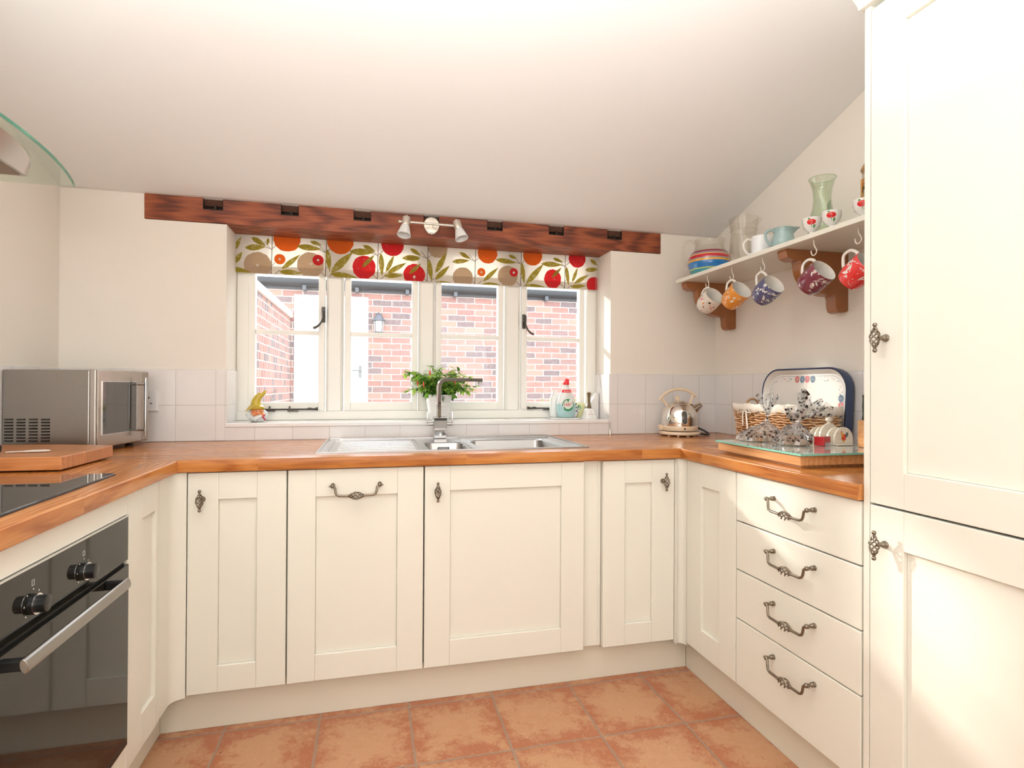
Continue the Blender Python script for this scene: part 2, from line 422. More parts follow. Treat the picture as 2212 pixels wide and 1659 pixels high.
# ceiling with a soft cove where it meets the window wall
pr = [(W+.02, zc(W)), (W-.02, zc(W-.02)-.001), (YB-.1, zc(YB-.1)), (YB-.1, zc(YB-.1)+.12), (W+.35, zc(W)+.16), (W+.35, zc(W)+.05)]
b.prism(pr, 0, WL-.12, WR+.12)
struct('ceiling', b, M_ceil)

# tiles
struct('trim_1', MB().box(WL+.007, WX0, W-.007, W, ZT+.0005, 1.223), M_tilex, bevel=.0015)
struct('trim_2', MB().box(WX1, WR-.007, W-.007, W, ZT+.0005, 1.223), M_tilex, bevel=.0015)
struct('trim_3', MB().box(WX0, WX1, W-.007, W, ZT+.0005, ZS-.018), tilemat('sill_face_tile', 0, pz=.5, h=1.0), bevel=.0008)
struct('trim_4', MB().box(WL, WL+.007, -1.6, W, ZT+.0005, 1.223), M_tiley, bevel=.0015)
struct('trim_5', MB().box(WR-.007, WR, -.842, W, ZT+.0005, 1.223), M_tiley, bevel=.0015)
struct('trim_6', MB().box(WX0, WX0+.007, W-.004, .90, ZS, 1.223), tilemat('reveal_tile', 1, px=.691), bevel=.001)
struct('trim_7', MB().box(WX1-.007, WX1, W-.004, .90, ZS, 1.223), tilemat('reveal_tile_right', 1, px=.691), bevel=.001)
M_sillt = plain('white_sill_tile', (.90, .885, .865), .15, coat=.3)
struct('trim_8', MB().box(WX0, WX1, W-.012, .955, ZS-.018, ZS), M_sillt, bevel=.003)

# ------------------------------------------------------------------ window
FY = .888      # room face of the sashes
win = bpy.data.objects.new('window_1', None); COL.objects.link(win); win.location = (1.28, .93, ZS); win['kind'] = 'structure'
panes = [(.444, .733), (.886, 1.187), (1.337, 1.638), (1.797, 2.097)]
ZP0, ZP1 = 1.073, 1.86
b = MB()
x0, x1 = WX0+.001, WX1-.001
b.box(x0, x0+.052, FY-.004, .97, ZS, 1.93).box(x1-.052, x1, FY-.004, .97, ZS, 1.93)
b.box(x0, x1, FY-.012, .97, ZS+.0005, 1.030).box(x0, x1, FY-.004, .97, 1.90, 1.93)
for a, c in ((.733, .886), (1.187, 1.337), (1.638, 1.797)):
    m = (a+c)/2; b.prism([(m-.040, FY+.03), (m-.040, FY+.004), (m-.028, FY-.012), (m+.028, FY-.012), (m+.040, FY+.004), (m+.040, FY+.03)], 2, 1.03, 1.90)
    b.box(m-.040, m+.040, FY+.03, .97, 1.03, 1.90)
build('window_frame', b, M_frame, win, bevel=.003)
for i, (a, c) in enumerate(panes):
    b = MB(); st = .030; y0, y1 = FY, FY+.045
    b.box(a-st, a, y0, y1, ZP0-.041, ZP1+.035).box(c, c+st, y0, y1, ZP0-.041, ZP1+.035)
    b.box(a, c, y0, y1, ZP0-.041, ZP0).box(a, c, y0, y1, ZP1, ZP1+.035).box(a, c, y0+.006, y1-.006, 1.404, 1.424)
    sash = build('sash', b, M_frame, win, bevel=.0025)
    for z0, z1 in ((ZP0, 1.404), (1.424, ZP1)):
        build('pane', MB().box(a, c, y0+.020, y0+.024, z0, z1), M_pane, sash)
# casement handles and stays
def casement_handle(x, s, par):
    b = MB(); z = 1.508; y = FY
    b.box(x-.009, x+.009, y-.004, y, z-.042, z+.035)
    b.box(x-.0085, x+.0085, y-.026, y-.004, z-.008, z+.026)
    pts = [(x, y-.026, z+.01), (x, y-.032, z-.01), (x+s*.004, y-.034, z-.03), (x+s*.014, y-.036, z-.052), (x+s*.030, y-.038, z-.068), (x+s*.045, y-.038, z-.074)]
    b.tube(pts, [.006, .006, .0045, .005, .006, .0065], 10, flat=(1, 1), sm=4)
    return build('casement_handle', b, M_ironwin, par, smooth=40)
casement_handle(.757, -1, win); casement_handle(1.779, 1, win)
def stay(xa, xb, par):
    b = MB(); y = FY-.022; z = 1.039; s = 1 if xb > xa else -1
    b.tube([(xa, y, z), (xb-s*.05, y, z+.001)], .0042, 8)
    b.tube([(xb-s*.055, y, z), (xb-s*.04, y, z+.003), (xb-s*.02, y, z+.001), (xb, y, z+.003)], [.004, .007, .005, .0095], 10)
    for x in (xa+s*.045, xa+s*.135): b.box(x-.0035, x+.0035, y-.004, y+.004, z-.008, z+.016)
    b.box(min(xa, xa+s*.06)+.01, max(xa, xa+s*.06)+.01, FY-.03, FY-.012, 1.0295, 1.034).box(min(xb-s*.14, xb-s*.09), max(xb-s*.14, xb-s*.09), FY-.03, FY-.012, 1.0295, 1.034)
    b.box(min(xb-s*.14, xb-s*.09)+.02, min(xb-s*.14, xb-s*.09)+.027, FY-.025, FY-.02, 1.033, z)
    b.box(min(xa, xb)+.02, min(xa, xb)+.03, y, FY, z-.003, z+.003).box(max(xa, xb)-.03, max(xa, xb)-.02, y, FY, z-.003, z+.003)
    build('casement_stay', b, M_ironwin, par, smooth=40)
stay(.47, .735, win); stay(2.06, 1.795, win)

# ------------------------------------------------------------------ beam
bt = thing('ceiling_beam', 'long reddish stained timber beam with dark mortise holes above the window', 'beam', (1.26, .77, 1.866))
b = MB(); y0, y1 = W-.004, .851; bx0, bx1 = .0405, 2.4775; zl, zp, zu = 1.8665, 1.925, 1.975
holes = [(.267, .349), (.586, .663), (.902, .982), (1.225, 1.30), (1.535, 1.615), (1.853, 1.935), (2.171, 2.255)]
def wob(x): return .003*sin(x*9.3)+.002*sin(x*23.1+1)
N = 60; xs = [bx0+(bx1-bx0)*i/N for i in range(N+1)]
vs = []; fs = []
for x in xs: vs += [(x, y0+wob(x)*.6, zl+abs(wob(x*1.3))*.8), (x, y0+wob(x)*.3, zp), (x, y1, zp), (x, y1, zl)]
for i in range(N):
    a = i*4; c = a+4
    for k in range(4): fs.append((a+k, a+(k+1) % 4, c+(k+1) % 4, c+k))
fs += [(0, 1, 2, 3), (N*4+3, N*4+2, N*4+1, N*4)]
b.add(vs, fs)
xx = [bx0]+[v for h in holes for v in h]+[bx1]
for i in range(0, len(xx), 2): b.box(xx[i], xx[i+1], y0, y1, zp, zu-.0015*(i % 4)/2)
b.box(bx0, bx1, y0+.05, y1, zp, zu)
for h in holes:
    pk = MB(); pk.prism([(y0+.014, zu-.0005), (y0+.030, zp+.023), (y0+.0495, zp+.023), (y0+.0495, zu-.0005)], 0, h[0]+.0003, h[1]-.0003); build('mortise_back', pk, M_pocket2, bt)
build('timber', b, M_beam, bt)
for h in holes:
    b = MB(); b.box(h[0]+.0002, h[1]-.0002, y0+.044, y0+.0498, zp+.0002, zp+.022)
    b.box(h[0]+.0001, h[0]+.0022, y0+.0008, y0+.044, zp+.0002, zu-.002); b.box(h[1]-.0022, h[1]-.0001, y0+.0008, y0+.044, zp+.0002, zu-.002); b.box(h[0]+.0022, h[1]-.0022, y0+.0012, y0+.044, zp-.0005, zp+.0015)
    b.box((h[0]+h[1])/2, (h[0]+h[1])/2+.010, y0+.014, y0+.044, zp+.0015, zu-.024)
    build('mortise', b, M_pocket, bt)

# ------------------------------------------------------------------ roller blind
YBL = .862
rb = thing('roller_blind', 'cream roller blind with red and orange fruit and green leaf print', 'blind', (1.27, YBL, 1.687))
def cloth(name, c, tr=.35):
    n = NT(name); v = n.coord(); n.base(n.mix(n.noise(v, 60, 4), tuple(x*.93 for x in c), c)); n.b.inputs['Roughness'].default_value = .9
    t = n.new('ShaderNodeBsdfTranslucent'); t.inputs[0].default_value = (*c, 1); mx = n.new('ShaderNodeMixShader'); mx.inputs[0].default_value = tr
    n.link(n.b.outputs[0], mx.inputs[1]); n.link(t.outputs[0], mx.inputs[2]); n.link(mx.outputs[0], n.out.inputs[0]); return n.m
def printed(name, c, c2, lo=.60, sc=230):
    n = NT(name); v = n.coord(); k = n.noise(v, sc, 3, .6); k2 = n.noise(v, 35, 3)
    col = n.mix(n.ramp(n.math('ADD', n.math('MULTIPLY', k, .6), n.math('MULTIPLY', k2, .4)), [(lo, (0, 0, 0)), (lo+.04, (1, 1, 1))]), n.mix(k2, c, tuple(x*.85 for x in c)), c2)
    n.base(col); n.b.inputs['Roughness'].default_value = .9
    t = n.new('ShaderNodeBsdfTranslucent'); n.link(col, t.inputs[0]); mx = n.new('ShaderNodeMixShader'); mx.inputs[0].default_value = .35
    n.link(n.b.outputs[0], mx.inputs[1]); n.link(t.outputs[0], mx.inputs[2]); n.link(mx.outputs[0], n.out.inputs[0]); return n.m
CF = (.84, .78, .69)
mats_bl = [cloth('blind_cloth', CF), printed('blind_orange', (.86, .16, .015), CF, .66), printed('blind_red', (.78, .025, .03), CF, .62),
           printed('blind_taupe', (.60, .43, .28), CF, .62), printed('blind_leaf', (.42, .33, .035), (.70, .62, .30), .55), printed('blind_stem', (.10, .05, .035), CF, .8)]
bx = (.355, 2.190); zb0, zb1 = 1.687, 1.925
def px2b(u, v):
    d = fw*FPX + rt*(u-1106) - up*(v-829.5); t = (YBL-CAM.y)/d.y; p = CAM+d*t; return p.x, p.z
b = MB(); b.add([(bx[0], YBL, zb0), (bx[1], YBL, zb0), (bx[1], YBL, zb1), (bx[0], YBL, zb1)], [(0, 1, 2, 3)])
def clip(poly):
    def side(P, f, inter):
        out = []
        for i in range(len(P)):
            a, c = P[i], P[(i+1) % len(P)]; fa, fc = f(a), f(c)
            if fa: out.append(a)
            if fa != fc: out.append(inter(a, c))
        return out
    for ax, lim, sg in ((0, bx[0]+.0008, 1), (0, bx[1]-.0008, -1), (1, zb0+.0015, 1), (1, zb1, -1)):
        if not poly: return []
        poly = side(poly, lambda p: (p[ax]-lim)*sg >= 0, lambda a, c: tuple(a[k]+(c[k]-a[k])*((lim-a[ax])/(c[ax]-a[ax])) for k in (0, 1)))
    return poly
lay = [0]
def put(poly, mi):
    poly = clip(poly)
    if len(poly) < 3: return
    lay[0] += 1; y = YBL-.0004-.00001*lay[0]; b.cur = mi
    b.add([(p[0], y, p[1]) for p in poly], [list(range(len(poly)))])
S1, S2 = .1808, .1989
A1 = lambda x, y: px2b(500+x*S1, 500+y*S1); A2 = lambda x, y: px2b(880+x*S2, 520+y*S2)
rr = random.Random(3)
def circ(T, S, x, y, r, mi, k=1.0):
    cx, cz = T(x, y); R = r*S*(YBL-CAM.y)/FPX*1.06
    put([(cx+R*(1+.03*rr.uniform(-1, 1))*cos(a*pi/18), cz+k*R*(1+.03*rr.uniform(-1, 1))*sin(a*pi/18)) for a in range(36)], mi)
def leaf(T, S, x0, y0, x1, y1, wd):
    a = Vector(T(x0, y0)); c = Vector(T(x1, y1)); d = c-a; nn = Vector((-d.y, d.x)).normalized()*wd*S*(YBL-CAM.y)/FPX*.5
    P = [a+d*t+nn*sin(pi*t**.8) for t in [i/12 for i in range(13)]] + [a+d*t-nn*sin(pi*t**.8) for t in [1-i/12 for i in range(1, 12)]]
    put([tuple(p) for p in P], 4)
def stem(xa, za, xb, zb_, wd=.0022):
    a = Vector((xa, za)); c = Vector((xb, zb_)); nn = Vector((-(c-a).y, (c-a).x)).normalized()*wd/2
    put([tuple(a+nn), tuple(c+nn), tuple(c-nn), tuple(a-nn)], 5)
for i in range(7):
    sx = .522+i*.2468; stem(sx-.003, zb0, sx+.002, zb1, .0028)
    zj = px2b(588, 540)[1]
    stem(sx, zj-.002, sx-.034, zj+.038); stem(sx-.008, zj+.006, sx-.03, zj+.012); stem(sx, zj+.006, sx+.026, zj+.030); stem(sx, zj-.075, sx+.012, zj-.060)
    stem(sx+.012, zb0, sx+.035, zb0+.022); stem(sx-.004, zb0+.003, sx-.030, zb0+.028)
for q in [(315, 400, 135, 3), (945, 400, 135, 3), (665, 90, 135, 1), (1300, 120, 138, 1), (1925, 165, 120, 2)]: circ(A1, S1, *q)
for q in [(330, 80, 100, 3), (602, 400, 105, 3), (1090, 385, 108, 3), (870, 140, 105, 1), (1360, 165, 105, 1), (1843, 195, 97, 2), (2025, 480, 85, 2)]: circ(A2, S2, *q)
circ(A1, S1, 1585, 430, 122, 2, 1.05); circ(A2, S2, 1578, 415, 96, 2, 1.08); circ(A2, S2, 75, 370, 108, 2)
for q in [(20, 240, 120, 60, 45), (20, 385, 130, 245, 60), (160, 195, 415, 185, 68), (240, 70, 415, 175, 60), (440, 80, 430, 165, 30), (-60, 430, 240, 490, 55), (600, 450, 825, 275, 55), (570, 480, 845, 500, 62), (780, 175, 1080, 215, 68), (940, 120, 1080, 165, 45), (1145, 210, 1175, 490, 58), (1190, 495, 1455, 240, 85), (1410, 240, 1715, 250, 80), (1180, 505, 1510, 555, 72), (1560, 430, 1710, 280, 50), (1570, 165, 1720, 240, 50), (1785, 260, 1800, 535, 60), (1845, 490, 1945, 280, 48), (1860, 500, 2090, 375, 60), (1820, 530, 2050, 525, 58), (2040, 320, 2260, 310, 65)]: leaf(A1, S1, *q)
for q in [(30, 85, 150, 165, 45), (0, 195, 140, 200, 50), (20, 360, 150, 245, 45), (230, 195, 265, 445, 55), (305, 350, 430, 125, 60), (300, 425, 460, 270, 55), (265, 455, 540, 475, 50), (485, 230, 675, 215, 52), (560, 125, 690, 200, 45), (820, 445, 990, 290, 48), (810, 475, 1010, 480, 50), (955, 205, 1185, 240, 55), (1100, 160, 1190, 195, 35), (1240, 235, 1270, 470, 48), (1290, 470, 1480, 250, 66), (1450, 250, 1690, 265, 60), (1270, 485, 1520, 515, 55), (1570, 400, 1675, 290, 38), (1580, 190, 1690, 235, 38), (1725, 280, 1750, 490, 45), (1790, 450, 1850, 290, 38), (1810, 465, 1970, 370, 45), (1770, 500, 1945, 490, 45), (1930, 320, 2080, 310, 52), (1985, 205, 2065, 270, 45)]: leaf(A2, S2, *q)
for q in [(578, 332, 55, 1), (1035, 343, 57, 2)]: circ(A1, S1, *q)
for q in [(803, 342, 43, 1), (1155, 345, 45, 2)]: circ(A2, S2, *q)
for T, S, q in ((A1, S1, (576, 332)), (A2, S2, (803, 342)), (A1, S1, (310, 403)), (A1, S1, (950, 388)), (A2, S2, (75, 392)), (A2, S2, (1155, 347)), (A1, S1, (1035, 343))): circ(T, S, *q, 13, 0)
build('blind_fabric', b, mats_bl, rb, recalc=False)
build('hem', MB().box(bx[0], bx[1], YBL+.002, YBL+.006, zb0, zb0+.040), mats_bl[0], rb)
build('roller_tube', MB().lathe([(.018, bx[0]), (.018, bx[1])], (0, YBL+.0, 1.945-.02), 20, 'x'), M_white, rb, smooth=40)
for x in (WX0+.0015, WX1-.011):
    build('end_bracket', MB().lathe([(.022, 0), (.022, .009)], (x, YBL, 1.905), 24, 'x'), M_white, rb, smooth=40)
# bead chain: two strands hanging from the right end, gathered to a weight on the tiled strip
b = MB()
P1 = [(2.176, .848, 1.90), (2.176, .846, 1.62), (2.180, .840, 1.25), (2.168, .75, 1.05), (2.176, .683, .992), (2.180, .676, .97), (2.184, .673, .926)]
P2 = [(2.182, .842, 1.90), (2.183, .838, 1.62), (2.186, .83, 1.25), (2.184, .76, 1.06), (2.182, .683, .992), (2.187, .676, .97), (2.186, .673, .926)]
for P in (P1, P2):
    for i in range(len(P)-1):
        a, c = Vector(P[i]), Vector(P[i+1]); n = max(1, int((c-a).length/.0075))
        for k in range(n): b.ball(a.lerp(c, k/n), .0021, 6, 4)
    b.tube(P, .0006, 4)
build('bead_chain', b, M_nickel, rb, smooth=60)
build('chain_weight', MB().lathe([(.002, .030), (.004, .02), (.009, .006), (.009, 0)], (2.185, .670, .911), 12), M_nickel, rb, smooth=40)

# ------------------------------------------------------------------ spotlight bar on the beam
sp = thing('spotlight_bar', 'brushed nickel double spotlight bar with frosted glass shades on the beam', 'light', (1.262, .68, 1.925))
b = MB()
b.lathe([(.043, W-.004), (.043, W-.012), (.036, W-.022), (.0001, W-.024)], (1.262, 0, 1.924), 36, 'y'); b.ball((1.262, W-.016, 1.884), .005, 10, 6)
build('mounting_plate', b, M_nickel, sp, smooth=40)
b = MB(); b.tube([(1.262, W-.02, 1.918), (1.262, .625, 1.918)], .006); b.tube([(1.105, .625, 1.918), (1.400, .625, 1.916)], .0055, 12)
build('bar', b, M_nickel, sp, smooth=40)
for x, tx, ty in ((1.142, -.16, -.28), (1.372, .26, -.30)):
    d = Vector((tx, ty, -1)).normalized(); o = Vector((x, .615, 1.937)); R = d.to_track_quat('Z', 'Y').to_matrix().to_4x4(); R.translation = o
    b = MB(R); b.lathe([(.008, -.004), (.0185, .004), (.0195, .040), (.0175, .046), (.0001, .046)], seg=24)
    b.M = None; b.torus(o-d*.006, .005, .0015, 'x', 14, 5)
    h = build('lamp_head', b, M_nickel, sp, smooth=40)
    b = MB(R); b.lathe([(.0165, .044), (.020, .052), (.030, .088), (.0315, .096), (.0295, .096), (.028, .088), (.018, .054), (.010, .05)], seg=28)
    build('glass_shade', b, M_frost, h, smooth=50)
    b = MB(R); b.lathe([(.010, .048), (.014, .058), (.012, .078), (.0001, .080)], seg=16); build('bulb', b, M_whitegloss, h, smooth=60)

# ------------------------------------------------------------------ knobs and handles (birdcage pewter)
def cage(b, p, d, L, R, n=4, twist=1.6, wr=.0017):
    d = Vector(d).normalized(); u = d.orthogonal().normalized(); v = d.cross(u); p = Vector(p)
    for k in range(n):
        pts = []
        for i in range(13):
            t = i/12; r = .0015+(R-.0015)*sin(pi*(.01+.98*t)); a = 2*pi*k/n+twist*pi*(t-.5); pts.append(p+d*(L*(t-.5))+(u*cos(a)+v*sin(a))*r)
        b.tube(pts, wr, 6)
def knob(F, a, z, n0, par, size=1.0):
    """F frame, a along, z height, n0 offset of the surface"""
    b = MB(F); s = size*.90
    nn = n0+.034
    pts = [(a, n0, z), (a, n0+.003, z), (a, n0+.006, z), (a, n0+.016, z), (a, n0+.024, z)]
    b.tube(pts, [.0095, .0095, .006, .005, .0045], 12)
    b.ball((a, n0+.007, z), .0075, 12, 8)
    cage(b, (a, nn, z), (0, 0, 1), .054*s, .0125*s, 5, 1.5, .0019)
    for sg in (1, -1):
        b.ball((a, nn, z+sg*.0345*s), .0060*s, 12, 8); b.ball((a, nn, z+sg*.0275*s), .0042*s, 10, 6, (1, 1, .6))
    return build('knob', b, M_iron, par, smooth=60)
def bow(F, ac, z, n0, par, half=.079):
    b = MB(F); nn = n0+.028
    for sg in (-1, 1):
        a = ac+sg*half
        b.tube([(a, n0, z), (a, n0+.004, z), (a, n0+.008, z), (a, n0+.018, z), (a, nn, z)], [.0075, .0075, .0045, .0045, .005], 12)
        b.ball((a, n0+.009, z), .0070, 12, 8); b.ball((a, nn, z), .0068, 12, 8); b.ball((a+sg*.009, nn, z), .003, 8, 6)
        i = -sg
        pts = [(a+i*.002, nn, z), (a+i*.009, nn+.002, z-.006), (a+i*.011, nn+.003, z-.022), (a+i*.014, nn+.004, z-.029), (a+i*.022, nn+.004, z-.033), (ac+sg*.026, nn+.004, z-.034)]
        b.tube(pts, .0040, 10)
        b.ball((ac+sg*.026, nn+.004, z-.034), .0050, 10, 6)
    cage(b, (ac, nn+.004, z-.034), (1, 0, 0), .052, .0125, 5, 1.5, .0019)
    return build('bow_handle', b, M_iron, par, smooth=60)

# ------------------------------------------------------------------ cabinets
FB = frame((0, FD, 0), (1, 0, 0), (0, -1, 0)); FR = frame((XR, 0, 0), (0, -1, 0), (-1, 0, 0)); FL = frame((XL, 0, 0), (0, -1, 0), (1, 0, 0))
DZ0, DZ1 = .140, .866
def shaker(F, a0, a1, z0, z1, l, r, bt_, tp, par, name='door', n0=0.0):
    b = MB(F); t = .020
    b.box(a0, a0+l, n0-t, n0, z0, z1).box(a1-r, a1, n0-t, n0, z0, z1)
    b.box(a0+l, a1-r, n0-t, n0, z0, z0+bt_).box(a0+l, a1-r, n0-t, n0, z1-tp, z1)
    b.box(a0+l, a1-r, n0-t, n0-.011, z0+bt_, z1-tp)
    return build(name, b, M_cream, par, bevel=.002)
def carcass(F, a0, a1, par, dep=.53, z1=.868, n0=-.0235):
    b = MB(F); t = .016; n1 = n0-dep
    b.box(a0, a0+t, n1, n0, .15, z1).box(a1-t, a1, n1, n0, .15, z1).box(a0+t, a1-t, n1, n0, .15, .15+t).box(a0+t, a1-t, n1, n1+.008, .15+t, z1)
    b.box(a0+t, a1-t, n0-.06, n0, z1-.012, z1)
    return build('carcass', b, M_carc, par)
G = 'cream shaker base cabinets under the worktop'
t = thing('base_cabinet', 'narrow cream shaker cabinet left of the bow-handled door, pewter knob at its top left', 'cabinet', (.56, .3, 0), G)
carcass(FB, .4085, .7125, t); d = shaker(FB, .4085, .7115, DZ0, DZ1, .092, .093, .087, .089, t); knob(FB, .453, .780, 0, d)
t = thing('base_cabinet', 'cream shaker cabinet door with a horizontal bow handle under the sink drainer', 'cabinet', (.945, .3, 0), G)
carcass(FB, .7155, 1.174, t); d = shaker(FB, .7160, 1.1735, DZ0, DZ1, .09, .092, .09, .094, t); bow(FB, .941, .811, 0, d)
t = thing('base_cabinet', 'widest cream shaker cabinet under the sink bowls, pewter knob at its top left', 'cabinet', (1.48, .3, 0), G)
carcass(FB, 1.178, 1.789, t); d = shaker(FB, 1.1785, 1.789, DZ0, DZ1, .092, .092, .093, .09, t); knob(FB, 1.222, .777, 0, d)
t = thing('filler_panel', 'slim recessed cream filler strip between the widest cabinet and the knob-on-right cabinet', 'panel', (1.83, .1, 0))
build('panel', MB(FB).box(1.7895, 1.8665, -.043, -.021, .143, .868).box(1.852, 1.858, -.021, -.0185, .143, .868), M_cream, t, bevel=.001)
t = thing('base_cabinet', 'narrow cream shaker cabinet in the back run with its knob at the top right', 'cabinet', (2.02, .3, 0), G)
carcass(FB, 1.868, 2.176, t); d = shaker(FB, 1.8685, 2.1760, DZ0, DZ1, .092, .098, .083, .09, t); knob(FB, 2.123, .781, 0, d)
# curved corner posts
def post(name, label, pts, par_loc, z0=.128, z1=.868, t=.018):
    th = thing(name, label, 'corner post', par_loc)
    b = MB(); n = len(pts); outer = [Vector((p[0], p[1])) for p in pts]; inner = []
    for i, p in enumerate(outer):
        d = (outer[min(i+1, n-1)]-outer[max(i-1, 0)]).normalized(); inner.append(p+Vector((-d.y, d.x))*t)
    b.prism([tuple(p) for p in outer]+[tuple(p) for p in reversed(inner)], 2, z0, z1)
    build('curved_panel', b, M_cream, th, smooth=30); return th
cur = [(XL, -.103), (XL, FD-.040)] + [(XL+.040*(1-cos(a)), FD-.040+.040*sin(a)) for a in [pi/2*i/8 for i in range(1, 9)]]
post('corner_post', 'curved cream corner post at the left inner corner of the units', cur, (.38, .0, 0), .132)
cur = [(2.1775, FD)] + [(XR-.034*(1-sin(a)), FD-.034*(1-cos(a))) for a in [pi/2*i/8 for i in range(9)]]
post('corner_post', 'curved cream corner post at the right inner corner of the units', cur, (2.2, .0, 0))
# left run
t = thing('fixed_panel', 'narrow cream shaker panel between the black oven and the left corner post', 'panel', (.35, -.21, 0))
shaker(FL, .105, .329, .128, DZ1, .022, .098, .098, .088, t, 'shaker_panel'); carcass(FL, .105, .329, t, .5)
# right run
t = thing('fixed_panel', 'narrow cream shaker panel between the four-drawer unit and the right corner post', 'panel', (2.22, -.17, 0))
shaker(FR, .0175, .3265, DZ0, DZ1, .1, .096, .093, .088, t, 'shaker_panel'); carcass(FR, .0175, .3265, t, .5)
t = thing('drawer_unit', 'cream unit of four drawers with pewter bow handles beside the tall cabinet', 'drawers', (2.4, -.58, 0))
carcass(FR, .330, .838, t, .56)
for z0, z1, hz in ((.701, .866, .811), (.535, .697, .647), (.3675, .531, .484), (.140, .3635, .318)):
    d = build('drawer', MB(FR).box(.331, .8375, -.02, 0, z0, z1), M_cream, t, bevel=.0025); bow(FR, .600, hz, 0, d, .083)
# plinths
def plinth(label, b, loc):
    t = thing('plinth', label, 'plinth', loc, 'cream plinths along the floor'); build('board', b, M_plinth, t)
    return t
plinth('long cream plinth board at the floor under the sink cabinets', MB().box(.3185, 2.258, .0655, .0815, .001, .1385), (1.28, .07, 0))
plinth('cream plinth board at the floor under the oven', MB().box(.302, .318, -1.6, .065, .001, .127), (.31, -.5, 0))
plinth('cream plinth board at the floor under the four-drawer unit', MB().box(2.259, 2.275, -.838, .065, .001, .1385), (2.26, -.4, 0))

# tall cabinet
t = thing('tall_cabinet', 'tall cream shaker cabinet filling the right edge of the photo', 'cabinet', (2.5, -1.15, 0))
FT = frame((XR+.001, 0, 0), (0, -1, 0), (-1, 0, 0))
build('carcass', MB(FT).box(.8435, .8605, -.585, 0, .001, 2.125).box(1.465, 1.481, -.585, 0, .001, 2.125).box(.8605, 1.465, -.585, -.57, .15, 2.12).box(.8605, 1.465, -.57, -.024, 2.10, 2.12).box(.8605, 1.465, -.57, -.024, .13, .146), M_cream, t, bevel=.001)
d = shaker(FT, .8625, 1.463, .8685, 2.112, .092, .092, .087, .078, t); knob(FT, .907, 1.279, 0, d)
d = shaker(FT, .8625, 1.463, .150, .8635, .092, .092, .09, .094, t); knob(FT, .906, .774, 0, d)
b = MB(FT); b.prism([(-.59, 2.1255), (.012, 2.1255), (.016, 2.135), (.030, 2.150), (.034, 2.165), (-.59, 2.165)], 0, .835, 1.49); build('cornice', b, M_cream, t, bevel=.001)
build('plinth_board', MB(FT).box(.8605, 1.465, -.06, -.045, .001, .128), M_plinth, t)

# ------------------------------------------------------------------ worktops
def rprof(f, zlo, zhi, back, r=.004):
    """profile polygon with rounded front edges at coordinate f, extending to back"""
    s = 1 if back > f else -1
    P = [(back, zlo), (back, zhi)]
    P += [(f+s*r*(1-sin(a)), zhi-r*(1-cos(a))) for a in [pi/2*i/4 for i in range(5)]]
    P += [(f+s*r*(1-cos(a)), zlo+r*(1-sin(a))) for a in [pi/2*i/4 for i in range(5)]]
    return P
b = MB()
SX0, SX1, SY0, SY1 = .815, 1.825, .118, .650
b.prism(rprof(0.0, ZB, ZT, SY0), 0, .384, 2.193)
b.box(WL+.0005, .384, 0.0006, SY0, ZB, ZT).box(2.193, WR-.0005, 0.0006, SY0, ZB, ZT)
b.box(WL+.0005, WR-.0005, SY1, W-.0005, ZB, ZT).box(WL+.0005, SX0, SY0, SY1, ZB, ZT).box(SX1, WR-.0005, SY0, SY1, ZB, ZT)
wt = thing('worktop', 'long oiled oak worktop under the window holding the sink', 'worktop', (1.28, .35, ZB)); build('oak_top', b, M_oakx, wt, smooth=35)
b = MB(); b.prism([(q[0], q[1]) for q in rprof(.384, ZB, ZT, WL+.0005)], 1, -1.6, -.0004)
wt = thing('worktop', 'oak worktop on the left holding the black hob', 'worktop', (.05, -.8, ZB)); build('oak_top', b, M_oaky, wt, smooth=35)
b = MB(); b.prism([(q[0], q[1]) for q in rprof(2.193, ZB, ZT, WR-.0005)], 1, -.842, -.0004)
wt = thing('worktop', 'short oak worktop over the drawers, ending at the tall cabinet', 'worktop', (2.5, -.42, ZB)); build('oak_top', b, M_oaky, wt, smooth=35)

# ------------------------------------------------------------------ oven
ov = thing('oven', 'black built-in oven with steel bar handle and two round knobs', 'oven', (.3, -.63, .14))
M_ovglass = plain('black_oven_glass', (.014, .013, .010), .05, spec=.42, coat=0)
M_print = plain('white_print', (.75, .75, .72), .5)
build('control_panel', MB(FL).box(.3335, .929, -.02, .004, .6935, .8085), M_ovglass, ov, bevel=.0015)
build('trim', MB(FL).box(.3335, .929, -.015, .0055, .8085, .8115), M_silver, ov)
d = build('door', MB(FL).box(.3345, .928, -.02, .006, .2065, .683), M_ovglass, ov, bevel=.002)
build('vent_gap', MB(FL).box(.334, .929, -.03, -.006, .683, .6935), M_dark, ov)
b = MB(FL)
b.prism([(.048+.0065*cos(k*pi/8)-.002*sin(k*pi/8), .669+.0130*sin(k*pi/8)) for k in range(16)], 0, .452, .876)
build('handle', b, steel('dark_handle_steel', (.34, .32, .30), .25, 1), d, smooth=30, bevel=.001)
b = MB(FL)
for a in (.456, .856): b.box(a, a+.017, .006, .046, .659, .679)
pieces('handle_bracket', b, M_black, d, bevel=.003)
